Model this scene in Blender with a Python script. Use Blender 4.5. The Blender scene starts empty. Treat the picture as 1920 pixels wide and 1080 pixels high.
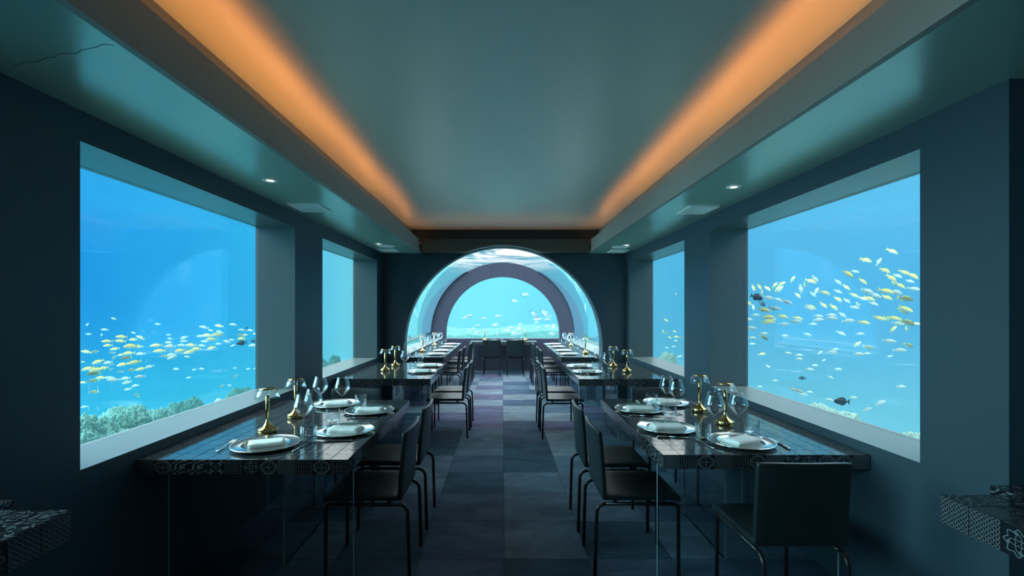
import bpy, bmesh, math, random
from mathutils import Vector, Matrix, noise
random.seed(7)
SC = bpy.context.scene
COL = SC.collection
PI = math.pi

# ---------------------------------------------------------------- camera
F = 890.0            # focal length in pixels of the 1920 px frame
VX, VY = 942.0, 582.0   # vanishing point
EYE = 1.47
cam_d = bpy.data.cameras.new('camera')
cam_d.sensor_width = 36.0
cam_d.lens = F / 1920 * 36.0
cam_d.shift_x = (960 - VX) / 1920
cam_d.shift_y = (VY - 540) / 1920
cam_d.clip_start = 0.05
cam_d.clip_end = 200
cam = bpy.data.objects.new('camera', cam_d)
cam.location = (0, 0, EYE)
cam.rotation_euler = (PI / 2, 0, 0)
COL.objects.link(cam)
SC.camera = cam

# ---------------------------------------------------------------- view
SC.view_settings.view_transform = 'Standard'
SC.view_settings.look = 'None'
SC.view_settings.gamma = 1
SC.view_settings.use_curve_mapping = False
SC.view_settings.exposure = -0.12
SC.cycles.use_denoising = True
SC.cycles.max_bounces = 14
SC.cycles.diffuse_bounces = 5
SC.cycles.glossy_bounces = 5
SC.cycles.transparent_max_bounces = 40
SC.cycles.transmission_bounces = 8
SC.cycles.caustics_reflective = True
SC.cycles.sample_clamp_indirect = 4.0


def s2l(r, g, b):
    def c(v):
        v /= 255.0
        return v / 12.92 if v <= 0.04045 else ((v + 0.055) / 1.055) ** 2.4
    return (c(r), c(g), c(b), 1.0)


# ---------------------------------------------------------------- node expression helper
class E:
    nt = None
    def __init__(self, s):
        self.s = s
    @staticmethod
    def put(sock, v):
        if isinstance(v, E):
            E.nt.links.new(v.s, sock)
        else:
            sock.default_value = v
    @staticmethod
    def m(op, a, b=0.0, c=None):
        n = E.nt.nodes.new('ShaderNodeMath'); n.operation = op
        E.put(n.inputs[0], a); E.put(n.inputs[1], b)
        if c is not None:
            E.put(n.inputs[2], c)
        return E(n.outputs[0])
    def __add__(s, o): return E.m('ADD', s, o)
    def __radd__(s, o): return E.m('ADD', o, s)
    def __sub__(s, o): return E.m('SUBTRACT', s, o)
    def __rsub__(s, o): return E.m('SUBTRACT', o, s)
    def __mul__(s, o): return E.m('MULTIPLY', s, o)
    def __rmul__(s, o): return E.m('MULTIPLY', o, s)
    def __truediv__(s, o): return E.m('DIVIDE', s, o)
    def __lt__(s, o): return E.m('LESS_THAN', s, o)
    def __gt__(s, o): return E.m('GREATER_THAN', s, o)
    def abs(s): return E.m('ABSOLUTE', s)
    def fract(s): return E.m('FRACT', s)
    def cos(s): return E.m('COSINE', s)
    def sin(s): return E.m('SINE', s)
    def sqrt(s): return E.m('SQRT', s)
    def max(s, o): return E.m('MAXIMUM', s, o)
    def min(s, o): return E.m('MINIMUM', s, o)
    def ring(s, lo, hi): return (s > lo) * (s < hi)
    def smooth(s, a, b):
        n = E.nt.nodes.new('ShaderNodeMapRange'); n.interpolation_type = 'SMOOTHSTEP'
        E.put(n.inputs['Value'], s)
        n.inputs['From Min'].default_value = a; n.inputs['From Max'].default_value = b
        return E(n.outputs['Result'])
    def mix(s, a, b):
        n = E.nt.nodes.new('ShaderNodeMix'); n.data_type = 'RGBA'
        E.put(n.inputs[0], s)
        E.put(n.inputs[6], a); E.put(n.inputs[7], b)
        return E(n.outputs[2])
    def ramp(s, stops, interp='LINEAR'):
        n = E.nt.nodes.new('ShaderNodeValToRGB')
        E.put(n.inputs[0], s)
        cr = n.color_ramp; cr.interpolation = interp
        while len(cr.elements) < len(stops):
            cr.elements.new(0.5)
        for e, (p, c) in zip(cr.elements, stops):
            e.position = p; e.color = c
        return E(n.outputs[0])


def xyz(sock):
    n = E.nt.nodes.new('ShaderNodeSeparateXYZ'); E.nt.links.new(sock, n.inputs[0])
    return E(n.outputs[0]), E(n.outputs[1]), E(n.outputs[2])


def comb(x, y, z):
    n = E.nt.nodes.new('ShaderNodeCombineXYZ')
    for i, v in enumerate((x, y, z)):
        E.put(n.inputs[i], v)
    return E(n.outputs[0])


def noise_tex(vec, scale, detail=3.0, rough=0.55, dist=0.0):
    n = E.nt.nodes.new('ShaderNodeTexNoise')
    if vec is not None:
        E.put(n.inputs['Vector'], vec)
    n.inputs['Scale'].default_value = scale
    n.inputs['Detail'].default_value = detail
    n.inputs['Roughness'].default_value = rough
    n.inputs['Distortion'].default_value = dist
    return E(n.outputs[0])


# ---------------------------------------------------------------- world: the sea seen from below its surface
world = bpy.data.worlds.new('sea')
SC.world = world
world.use_nodes = True
nt = world.node_tree
nt.nodes.clear()
E.nt = nt
tc = nt.nodes.new('ShaderNodeTexCoord')
wx, wy, wz = xyz(tc.outputs['Generated'])
hor = (wx * wx + wy * wy + 1e-5).sqrt()
t = (wx / hor) * 0.5 + 0.5          # 0 left .. 1 right
base_mid = t.ramp([(0.0, s2l(8, 108, 202)), (0.17, s2l(14, 126, 212)), (0.27, s2l(40, 166, 228)), (0.345, s2l(126, 226, 240)), (0.5, s2l(126, 230, 244)),
                   (0.60, s2l(106, 206, 240)), (0.68, s2l(92, 184, 234)), (1.0, s2l(88, 178, 232))])
base_low = t.ramp([(0.0, s2l(36, 178, 226)), (0.27, s2l(60, 200, 232)), (0.36, s2l(128, 230, 238)), (0.5, s2l(112, 226, 222)),
                   (0.62, s2l(118, 216, 236)), (1.0, s2l(116, 208, 236))])
base_up = t.ramp([(0.0, s2l(40, 160, 236)), (0.25, s2l(56, 180, 242)), (0.36, s2l(130, 226, 242)), (0.5, s2l(130, 228, 244)),
                  (0.63, s2l(110, 205, 240)), (1.0, s2l(104, 200, 246))])
c = wz.smooth(-0.22, 0.02).mix(base_low, base_mid)
c = wz.smooth(0.10, 0.30).mix(c, base_up)
# rippled surface, bright where the view runs up to it
zz = wz.max(0.03)
sv = comb(wx / zz, wy / zz, 0.0)
rip = noise_tex(sv, 1.0, 6.0, 0.62, 1.4)
rip = rip.smooth(0.36, 0.56)
surf = rip.mix(s2l(140, 224, 246), (2.6, 2.8, 2.8, 1))
mask = (wz - 0.065 - (t - 0.5) * (t - 0.5) * 3.2).smooth(0.0, 0.06)
c = mask.mix(c, surf)
# overhead daylight coming down through the surface
bg = nt.nodes.new('ShaderNodeBackground')
c = wz.smooth(0.25, 0.8).mix(c, rip.mix((0.50, 0.78, 0.92, 1), (1.15, 1.32, 1.42, 1)))
E.put(bg.inputs[0], c)
stren = wz.smooth(0.25, 0.85) * 2.5 + 1.08
E.put(bg.inputs[1], stren)
out = nt.nodes.new('ShaderNodeOutputWorld')
nt.links.new(bg.outputs[0], out.inputs[0])
world.cycles.sampling_method = 'MANUAL'
world.cycles.sample_map_resolution = 1024

# ---------------------------------------------------------------- sun, broken up by the water
sun_d = bpy.data.lights.new('sun', 'SUN')
sun_d.energy = 11.0
sun_d.angle = math.radians(56)
sun_d.color = (0.42, 0.88, 1.0)
sun = bpy.data.objects.new('sun', sun_d)
sun.rotation_euler = Vector((1.0, 0.12, -0.25)).to_track_quat('-Z', 'Y').to_euler()
COL.objects.link(sun)

# room measures
XL, XR = -1.77, 1.836        # inner faces of the side walls
YB, YE = -3.0, 7.0           # back wall, wall with the arch
REV = 0.287                  # window reveal depth
ZS, ZH = 0.80, 2.18          # window sill and head
ZSOF, ZLIP, ZCEIL = 2.31, 2.49, 2.66
LXL, LXR = -1.19, 1.27       # cove lips
TUN = 11.6                   # end wall of the tunnel
CXA = 0.008                  # centre line of the arch
WIN_L = [(-2.75, -1.31), (-0.69, 1.37), (1.99, 4.05), (4.67, 6.70)]
WIN_R = [(2.087, 4.20), (4.79, 6.85)]


def portal(name, loc, rot, sx, sy):
    d = bpy.data.lights.new(name, 'AREA')
    d.shape = 'RECTANGLE'; d.size = sx; d.size_y = sy
    d.cycles.is_portal = True
    o = bpy.data.objects.new(name, d)
    o.location = loc
    o.rotation_euler = Vector(rot).to_track_quat('-Z', 'Z' if abs(rot[2]) < 0.5 else 'Y').to_euler()
    COL.objects.link(o)


for a, b in WIN_L:
    portal('window_light_portal', (XL - REV - 0.08, (a + b) / 2, (ZS + ZH) / 2), (1, 0, 0), b - a, ZH - ZS)
for a, b in WIN_R:
    portal('window_light_portal', (XR + REV + 0.08, (a + b) / 2, (ZS + ZH) / 2), (-1, 0, 0), b - a, ZH - ZS)
portal('vault_light_portal', (CXA, 9.45, 2.72), (0, 0, -1), 3.6, 4.3)
portal('vault_light_portal', (CXA - 1.82, 9.45, 1.75), (1, 0, 0), 4.3, 1.95)
portal('vault_light_portal', (CXA + 1.82, 9.45, 1.75), (-1, 0, 0), 4.3, 1.95)
portal('arch_light_portal', (CXA, 11.9, 1.55), (0, -1, 0), 2.85, 1.55)

# ---------------------------------------------------------------- materials
MATS = {}


def mat(name, col=(0.5, 0.5, 0.5), rough=0.5, metal=0.0, spec=0.5, bump=None, var=None, **kw):
    if name in MATS:
        return MATS[name]
    m = bpy.data.materials.new(name)
    m.use_nodes = True
    nt = m.node_tree
    E.nt = nt
    p = nt.nodes['Principled BSDF']
    p.inputs['Base Color'].default_value = (*col[:3], 1)
    p.inputs['Roughness'].default_value = rough
    p.inputs['Metallic'].default_value = metal
    p.inputs['Specular IOR Level'].default_value = spec
    for k, v in kw.items():
        p.inputs[k].default_value = v
    if var or bump:
        t = nt.nodes.new('ShaderNodeTexCoord')
        vec = E(t.outputs['Object'])
    if var:
        sc, amt = var
        n = noise_tex(vec, sc, 5.0, 0.6)
        f = (n - 0.5) * (2 * amt) + 1.0
        mx = nt.nodes.new('ShaderNodeVectorMath'); mx.operation = 'SCALE'
        mx.inputs[0].default_value = col[:3]
        E.put(mx.inputs['Scale'], f)
        nt.links.new(mx.outputs[0], p.inputs['Base Color'])
    if bump:
        sc, st = bump
        n = noise_tex(vec, sc, 4.0, 0.6)
        b = nt.nodes.new('ShaderNodeBump')
        b.inputs['Strength'].default_value = st
        b.inputs['Distance'].default_value = 0.01
        E.put(b.inputs['Height'], n)
        nt.links.new(b.outputs[0], p.inputs['Normal'])
    MATS[name] = m
    return m


def clear_mat(name, tint=(0.95, 0.98, 0.98), ior=1.45, rough=0.0, edge=0.0):
    """thin clear sheet: straight-through light plus mirror reflection by angle"""
    if name in MATS:
        return MATS[name]
    m = bpy.data.materials.new(name)
    m.use_nodes = True
    nt = m.node_tree
    nt.nodes.clear()
    E.nt = nt
    fr = nt.nodes.new('ShaderNodeFresnel')
    ge = nt.nodes.new('ShaderNodeNewGeometry')
    E.put(fr.inputs[0], E(ge.outputs['Backfacing']) * (1.0 / ior - ior) + ior)   # both faces of a sheet reflect alike
    f = E(fr.outputs[0])
    if edge:
        lw = nt.nodes.new('ShaderNodeLayerWeight'); lw.inputs[0].default_value = 0.35
        f = (f + E(lw.outputs[1]) * edge).min(1.0)
    tr = nt.nodes.new('ShaderNodeBsdfTransparent'); tr.inputs[0].default_value = (*tint, 1)
    gl = nt.nodes.new('ShaderNodeBsdfGlossy'); gl.inputs['Roughness'].default_value = rough
    mx = nt.nodes.new('ShaderNodeMixShader')
    E.put(mx.inputs[0], f)
    nt.links.new(tr.outputs[0], mx.inputs[1]); nt.links.new(gl.outputs[0], mx.inputs[2])
    o = nt.nodes.new('ShaderNodeOutputMaterial')
    nt.links.new(mx.outputs[0], o.inputs[0])
    MATS[name] = m
    return m


def emit_mat(name, col, strength):
    m = bpy.data.materials.new(name)
    m.use_nodes = True
    nt = m.node_tree
    nt.nodes.clear()
    e = nt.nodes.new('ShaderNodeEmission')
    e.inputs[0].default_value = (*col[:3], 1); e.inputs[1].default_value = strength
    o = nt.nodes.new('ShaderNodeOutputMaterial')
    nt.links.new(e.outputs[0], o.inputs[0])
    MATS[name] = m
    return m


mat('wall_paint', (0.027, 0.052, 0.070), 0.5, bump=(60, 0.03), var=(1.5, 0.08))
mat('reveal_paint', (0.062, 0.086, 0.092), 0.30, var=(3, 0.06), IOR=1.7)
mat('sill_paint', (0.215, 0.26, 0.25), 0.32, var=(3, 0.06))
mat('soffit_paint', (0.30, 0.47, 0.40), 0.26, bump=(5, 0.02), var=(2, 0.06), IOR=3.4)
mat('ceiling_paint', (0.78, 0.82, 0.73), 0.32, var=(1.2, 0.03), IOR=1.6)
mat('fascia_paint', (0.29, 0.28, 0.25), 0.5)
mat('header_paint', (0.085, 0.072, 0.058), 0.5)
mat('tunnel_paint', (0.052, 0.050, 0.082), 0.5, var=(2, 0.05))
mat('collar_water_tint', (0.17, 0.36, 0.48), 0.7, var=(3, 0.08))  # bluish look of concrete through water is put into this colour
mat('crack', (0.05, 0.06, 0.06), 0.9)
clear_mat('window_glass', (0.985, 0.995, 0.995), 1.6)
clear_mat('acrylic', (0.93, 0.965, 0.97), 1.35)
mat('acrylic_edge', (0.28, 0.38, 0.42), 0.15)  # pale colour stands in for the bright highlight along the clear edges
clear_mat('shade_acrylic', (0.93, 0.97, 0.98), 1.5, 0.05, 0.32)
clear_mat('cut_glass', (0.95, 0.98, 0.985), 1.5, 0.0, 0.34)
clear_mat('crystal', (0.97, 0.985, 0.99), 1.45, 0.0, 0.16)
mat('brass', (0.62, 0.42, 0.18), 0.08, 1.0)
mat('silver', (0.88, 0.92, 0.91), 0.16, 1.0)
mat('steel', (0.72, 0.76, 0.76), 0.16, 1.0)
mat('napkin', (0.86, 0.86, 0.82), 0.9, bump=(220, 0.15))
mat('leather', (0.011, 0.020, 0.022), 0.33, bump=(90, 0.05))
mat('black_tube', (0.012, 0.012, 0.014), 0.32, 0.0)
mat('grout', (0.012, 0.014, 0.016), 0.7)
mat('white_metal', (0.92, 0.94, 0.93), 0.45)
mat('slot_dark', (0.10, 0.12, 0.12), 0.8)
for nm_, st_ in (('near', 12.0), ('middle', 8.5), ('far', 4.5), ('end', 3.0)):
    emit_mat('led_' + nm_, (1.0, 0.335, 0.07), st_ * 1.1)
emit_mat('downlight_glow', (1.0, 0.82, 0.60), 6.0)

# carpet tones
CARPET = {}
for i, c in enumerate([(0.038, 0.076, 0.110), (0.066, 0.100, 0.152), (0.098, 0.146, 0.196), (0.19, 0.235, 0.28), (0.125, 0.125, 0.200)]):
    m = bpy.data.materials.new('carpet_%d' % i)
    m.use_nodes = True
    nt = m.node_tree; E.nt = nt
    p = nt.nodes['Principled BSDF']
    p.inputs['Roughness'].default_value = 0.95
    p.inputs['Specular IOR Level'].default_value = 0.1
    tcn = nt.nodes.new('ShaderNodeTexCoord')
    ge = nt.nodes.new('ShaderNodeNewGeometry')
    gx, gy, gz = xyz(ge.outputs['Position'])
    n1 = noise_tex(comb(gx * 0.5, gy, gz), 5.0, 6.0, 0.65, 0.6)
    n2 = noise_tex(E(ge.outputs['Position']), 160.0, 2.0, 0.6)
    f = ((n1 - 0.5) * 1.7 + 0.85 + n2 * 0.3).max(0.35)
    mx = nt.nodes.new('ShaderNodeVectorMath'); mx.operation = 'SCALE'
    mx.inputs[0].default_value = c
    E.put(mx.inputs['Scale'], f)
    nt.links.new(mx.outputs[0], p.inputs['Base Color'])
    b = nt.nodes.new('ShaderNodeBump'); b.inputs['Strength'].default_value = 0.4; b.inputs['Distance'].default_value = 0.004
    E.put(b.inputs['Height'], n2)
    nt.links.new(b.outputs[0], p.inputs['Normal'])
    CARPET[i] = m


# printed ceramic tile patterns
def tile_pattern(kind, u, v):
    """u, v in -.5 .. .5"""
    au, av = u.abs(), v.abs()
    r = (u * u + v * v).sqrt()
    if kind == 0:      # lattice of small rings
        fu = ((u + 0.5) * 6.0).fract() - 0.5
        fv = ((v + 0.5) * 6.0).fract() - 0.5
        rr = (fu * fu + fv * fv).sqrt()
        return rr.ring(0.27, 0.45).max((fu.abs() + fv.abs()) > 0.93)
    if kind == 1:      # octagon medallion
        o = au.max(av).max((au + av) * 0.72)
        flower = (r - 0.13 - (E.m('ARCTAN2', v, u) * 4.0).cos() * 0.07).abs() < 0.028
        return o.ring(0.39, 0.47).max(o.ring(0.29, 0.325)).max(flower).max(r < 0.05)
    if kind == 2:      # lobed rosette
        a = E.m('ARCTAN2', v, u)
        p1 = (r - 0.38 - (a * 8.0).cos() * 0.05).abs() < 0.024
        p2 = (r - 0.20 - (a * 4.0).cos() * 0.07).abs() < 0.02
        p3 = (r - 0.10 + (a * 4.0).cos() * 0.03).abs() < 0.018
        sp = (r.ring(0.26, 0.34)) * ((a * 4.0 + 0.8).sin() > 0.75)
        return p1.max(p2).max(p3).max(sp)
    if kind == 3:      # diagonal lattice with squares
        fu = ((u + v) * 3.0).fract() - 0.5
        fv = ((u - v) * 3.0).fract() - 0.5
        o = fu.abs().max(fv.abs())
        return (o > 0.44).max(o.ring(0.20, 0.29)).max(o < 0.08)
    if kind == 4:      # leaf scrolls
        w = ((u - v) * 14.0 + (v * 11.0).sin() * 1.6 + (u * 9.0).cos() * 1.2).sin()
        return (w > 0.35) * ((r * 26.0).sin() > -0.8)
    if kind == 5:      # four petals
        a = E.m('ARCTAN2', v, u)
        pet = (r < (a * 2.0).sin().abs() * 0.44) * (r > (a * 2.0).sin().abs() * 0.30)
        c1 = ((au - 0.5) * (au - 0.5) + (av - 0.5) * (av - 0.5)).sqrt().ring(0.16, 0.23)
        return pet.max(c1).max(r < 0.06)
    # fine dotted weave
    fu = ((u + 0.5) * 7.0).fract() - 0.5
    fv = ((v + 0.5) * 7.0).fract() - 0.5
    return (fu.abs() + fv.abs()) < 0.32


def tile_mat(kind, name, ink, ground, rough=0.10, uv=True, pitch=None):
    m = bpy.data.materials.new(name)
    m.use_nodes = True
    nt = m.node_tree; E.nt = nt
    p = nt.nodes['Principled BSDF']
    p.inputs['Roughness'].default_value = rough
    p.inputs['IOR'].default_value = 2.0
    u_ = nt.nodes.new('ShaderNodeUVMap')
    u, v, _ = xyz(u_.outputs[0])
    msk = tile_pattern(kind, u - 0.5, v - 0.5)
    n = noise_tex(comb(u, v, 0.0), 9.0, 4.0, 0.7)
    msk = msk * (n * 1.1 + 0.15).min(1.0)
    E.put(p.inputs['Base Color'], msk.mix((*ground, 1), (*ink, 1)))
    g = nt.nodes.new('ShaderNodeTexCoord')
    n2 = noise_tex(E(g.outputs['Object']), 35.0, 3.0, 0.6)
    b = nt.nodes.new('ShaderNodeBump'); b.inputs['Strength'].default_value = 0.035; b.inputs['Distance'].default_value = 0.002
    E.put(b.inputs['Height'], n2 + msk * 0.05)
    nt.links.new(b.outputs[0], p.inputs['Normal'])
    return m


TILES = [tile_mat(k, 'printed_tile_%d' % k, (0.19, 0.215, 0.23), (0.012, 0.015, 0.018)) for k in range(7)]
TILES_TOP = [tile_mat(k, 'glazed_tile_%d' % k, (0.15, 0.165, 0.17), (0.014, 0.018, 0.021), 0.10) for k in range(7)]


# far tables: the same tiling as one surface
def tiled_surface():
    m = bpy.data.materials.new('tiled_surface')
    m.use_nodes = True
    nt = m.node_tree; E.nt = nt
    p = nt.nodes['Principled BSDF']
    p.inputs['Roughness'].default_value = 0.10
    p.inputs['IOR'].default_value = 1.75
    g = nt.nodes.new('ShaderNodeTexCoord')
    x, y, z = xyz(g.outputs['Object'])
    fu = (x / 0.0845).fract() - 0.5
    fv = (y / 0.0845).fract() - 0.5
    msk = tile_pattern(1, fu, fv)
    line = (fu.abs().max(fv.abs()) > 0.48)
    col = msk.mix((0.014, 0.017, 0.02, 1), (0.18, 0.2, 0.21, 1))
    col = line.mix(col, (0.008, 0.009, 0.01, 1))
    E.put(p.inputs['Base Color'], col)
    return m


MATS['tiled_surface'] = tiled_surface()
mat('tiled_edge', (0.05, 0.055, 0.062), 0.2, var=(18, 0.8))


# ---------------------------------------------------------------- object helpers
def link(name, me, mats=None, parent=None, loc=(0, 0, 0), rot=(0, 0, 0)):
    o = bpy.data.objects.new(name, me)
    if mats is not None and me is not None and len(me.materials) == 0:
        for m in (mats if isinstance(mats, (list, tuple)) else [mats]):
            me.materials.append(MATS[m] if isinstance(m, str) else m)
    o.location = loc; o.rotation_euler = rot
    if parent is not None:
        o.parent = parent
    COL.objects.link(o)
    return o


def tag(o, label, cat, group=None):
    o['label'] = label; o['category'] = cat
    if group:
        o['group'] = group
    return o


def structure(o, label=None):
    o['kind'] = 'structure'
    if label:
        o['label'] = label
    return o


def empty(name, loc, rz=0.0):
    o = bpy.data.objects.new(name, None)
    o.empty_display_size = 0.05
    o.location = loc; o.rotation_euler = (0, 0, rz)
    COL.objects.link(o)
    return o


def dup_tree(root, loc, rz, label, group=None):
    """copy of a thing with copies of its parts and sub-parts"""
    r = root.copy(); COL.objects.link(r)
    r.location = loc; r.rotation_euler = (0, 0, rz)
    r['label'] = label
    if group:
        r['group'] = group
    for ch in list(root.children):
        k = ch.copy(); COL.objects.link(k); k.parent = r
        for g in list(ch.children):
            q = g.copy(); COL.objects.link(q); q.parent = k
    return r


class MB:
    def __init__(self):
        self.v = []; self.f = []; self.mi = []; self.smooth = []
    def add(self, vs, fs, mi=0, smooth=False):
        b = len(self.v)
        self.v += [tuple(p) for p in vs]
        for f in fs:
            self.f.append([i + b for i in f]); self.mi.append(mi); self.smooth.append(smooth)
        return self
    def box(self, x0, x1, y0, y1, z0, z1, mi=0):
        vs = [(x0, y0, z0), (x1, y0, z0), (x1, y1, z0), (x0, y1, z0), (x0, y0, z1), (x1, y0, z1), (x1, y1, z1), (x0, y1, z1)]
        fs = [(0, 3, 2, 1), (4, 5, 6, 7), (0, 1, 5, 4), (1, 2, 6, 5), (2, 3, 7, 6), (3, 0, 4, 7)]
        return self.add(vs, fs, mi)
    def lathe(self, prof, n=32, mi=0, cap0=False, cap1=False, rmod=None, smooth=True):
        vs = []; fs = []
        for j, (r, z) in enumerate(prof):
            for i in range(n):
                a = 2 * PI * i / n
                k = rmod(i, j) if rmod else 1.0
                vs.append((r * k * math.cos(a), r * k * math.sin(a), z))
        for j in range(len(prof) - 1):
            for i in range(n):
                a = j * n + i; b = j * n + (i + 1) % n
                fs.append((a, b, b + n, a + n))
        if cap0:
            fs.append(tuple(reversed(range(n))))
        if cap1:
            fs.append(tuple(range((len(prof) - 1) * n, len(prof) * n)))
        return self.add(vs, fs, mi, smooth)
    def tube(self, pts, r, n=10, mi=0):
        pts = [Vector(p) for p in pts]
        vs = []; fs = []
        up = None
        for k, p in enumerate(pts):
            if k == 0: d = pts[1] - pts[0]
            elif k == len(pts) - 1: d = pts[-1] - pts[-2]
            else: d = (pts[k + 1] - p).normalized() + (p - pts[k - 1]).normalized()
            d.normalize()
            if up is None:
                up = d.orthogonal().normalized()
            else:
                up = (up - d * up.dot(d)).normalized()
            s = d.cross(up)
            rr = r[k] if isinstance(r, (list, tuple)) else r
            for i in range(n):
                a = 2 * PI * i / n
                vs.append(p + up * (rr * math.cos(a)) + s * (rr * math.sin(a)))
        for k in range(len(pts) - 1):
            for i in range(n):
                a = k * n + i; b = k * n + (i + 1) % n
                fs.append((a, b, b + n, a + n))
        self.add(vs, fs, mi, True)
        b = len(self.v) - len(vs)
        self.f.append([b + i for i in reversed(range(n))]); self.mi.append(mi); self.smooth.append(False)
        e = b + (len(pts) - 1) * n
        self.f.append([e + i for i in range(n)]); self.mi.append(mi); self.smooth.append(False)
        return self
    def mesh(self, name='mesh', mats=(), bevel=0.0, seg=2, weld=True, fix=True):
        me = bpy.data.meshes.new(name)
        me.from_pydata(self.v, [], self.f)
        for p, mi, s in zip(me.polygons, self.mi, self.smooth):
            p.material_index = mi; p.use_smooth = s
        bm = bmesh.new(); bm.from_mesh(me)
        if weld:
            bmesh.ops.remove_doubles(bm, verts=bm.verts, dist=1e-5)
        if fix:
            bmesh.ops.recalc_face_normals(bm, faces=bm.faces)
        if bevel:
            es = [e for e in bm.edges if len(e.link_faces) == 2 and e.calc_face_angle(0) > 0.5]
            bmesh.ops.bevel(bm, geom=es, offset=bevel, segments=seg, affect='EDGES', profile=0.6)
        bm.to_mesh(me); bm.free()
        for m in mats:
            me.materials.append(MATS[m] if isinstance(m, str) else m)
        return me


def grid_wall(axis, p0, p1, u0, u1, z0, z1, holes):
    """wall slab between p0 and p1 on axis ('x' or 'y') with rectangular holes (u0,u1,z0,z1); mi 1 on the reveals"""
    us = sorted({u0, u1, *[h[0] for h in holes], *[h[1] for h in holes]})
    zs = sorted({z0, z1, *[h[2] for h in holes], *[h[3] for h in holes]})
    nu, nz = len(us) - 1, len(zs) - 1
    def solid(i, j):
        if i < 0 or j < 0 or i >= nu or j >= nz: return None
        cu, cz = (us[i] + us[i + 1]) / 2, (zs[j] + zs[j + 1]) / 2
        return not any(h[0] < cu < h[1] and h[2] < cz < h[3] for h in holes)
    mb = MB()
    def P(p, u, z): return (p, u, z) if axis == 'x' else (u, p, z)
    for i in range(nu):
        for j in range(nz):
            if not solid(i, j): continue
            a, b, c_, d = us[i], us[i + 1], zs[j], zs[j + 1]
            for p in (p0, p1):
                mb.add([P(p, a, c_), P(p, b, c_), P(p, b, d), P(p, a, d)], [(0, 1, 2, 3)])
            for (di, dj, q) in ((-1, 0, ((a, c_), (a, d))), (1, 0, ((b, c_), (b, d))), (0, -1, ((a, c_), (b, c_))), (0, 1, ((a, d), (b, d)))):
                s = solid(i + di, j + dj)
                if s is not True:
                    (ua, za), (ub, zb) = q
                    mb.add([P(p0, ua, za), P(p0, ub, zb), P(p1, ub, zb), P(p1, ua, za)], [(0, 1, 2, 3)], 0 if s is not False else (2 if dj == 1 else 1))
    return mb


def arch_wall(y0, y1, xl, xr, z0, z1, cx, R, cz, zs=None, n=72):
    """slab with an arched opening; mi 1 on the reveal"""
    xs = [cx - R * math.cos(PI * i / n) for i in range(n + 1)]
    xs = [x for x in xs if xl <= x <= xr]
    if xl < cx - R: xs = [xl] + xs
    if xr > cx + R: xs = xs + [xr]
    def top(x):
        d = R * R - (x - cx) ** 2
        return cz + math.sqrt(max(d, 0.0))
    mb = MB()
    def slab(xa, xb, za0, zb0, za1, zb1):
        for y in (y0, y1):
            mb.add([(xa, y, za0), (xb, y, zb0), (xb, y, zb1), (xa, y, za1)], [(0, 1, 2, 3)])
    for a, b in zip(xs[:-1], xs[1:]):
        inside = (a + b) / 2 > cx - R and (a + b) / 2 < cx + R
        if not inside:
            slab(a, b, z0, z0, z1, z1)
            for zz_ in (z0, z1):
                mb.add([(a, y0, zz_), (b, y0, zz_), (b, y1, zz_), (a, y1, zz_)], [(0, 1, 2, 3)])
            continue
        ta, tb = max(top(a), z0), max(top(b), z0)
        slab(a, b, ta, tb, z1, z1)
        mb.add([(a, y0, ta), (b, y0, tb), (b, y1, tb), (a, y1, ta)], [(0, 1, 2, 3)], 1, True)
        mb.add([(a, y0, z1), (b, y0, z1), (b, y1, z1), (a, y1, z1)], [(0, 1, 2, 3)])
        if zs is not None:
            slab(a, b, z0, z0, zs, zs)
            mb.add([(a, y0, zs), (b, y0, zs), (b, y1, zs), (a, y1, zs)], [(0, 1, 2, 3)], 1)
    lo = zs if zs is not None else z0
    for x in (cx - R, cx + R):
        if xl < x < xr and cz > lo:
            mb.add([(x, y0, lo), (x, y1, lo), (x, y1, cz), (x, y0, cz)], [(0, 1, 2, 3)], 1)
    return mb


# ================================================================ THE SETTING
# floor
fl = MB().box(XL - 0.02, 2.4, YB, YE + 0.27, -0.12, -0.008).box(-1.52, 1.54, YE + 0.27, TUN, -0.12, -0.008)
floor = structure(link('floor', fl.mesh('floor'), 'grout'), 'blue-grey carpet-tile floor')
tile_me = {}
for i in CARPET:
    tile_me[i] = MB().box(-0.249, 0.249, -0.249, 0.249, -0.008, 0.0).mesh('carpet_tile', [CARPET[i]], bevel=0.002, seg=1)
TONE = {}
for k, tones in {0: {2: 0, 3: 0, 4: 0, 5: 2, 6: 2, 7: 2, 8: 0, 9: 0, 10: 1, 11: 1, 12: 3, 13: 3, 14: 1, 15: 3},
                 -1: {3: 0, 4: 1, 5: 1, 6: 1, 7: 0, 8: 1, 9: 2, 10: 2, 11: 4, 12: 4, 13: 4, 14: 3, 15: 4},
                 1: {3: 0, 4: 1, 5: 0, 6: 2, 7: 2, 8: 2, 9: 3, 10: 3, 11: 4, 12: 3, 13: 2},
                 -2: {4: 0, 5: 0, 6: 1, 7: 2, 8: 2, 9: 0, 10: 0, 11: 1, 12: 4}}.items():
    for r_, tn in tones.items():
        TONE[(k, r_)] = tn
rnd = random.Random(3)
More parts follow.
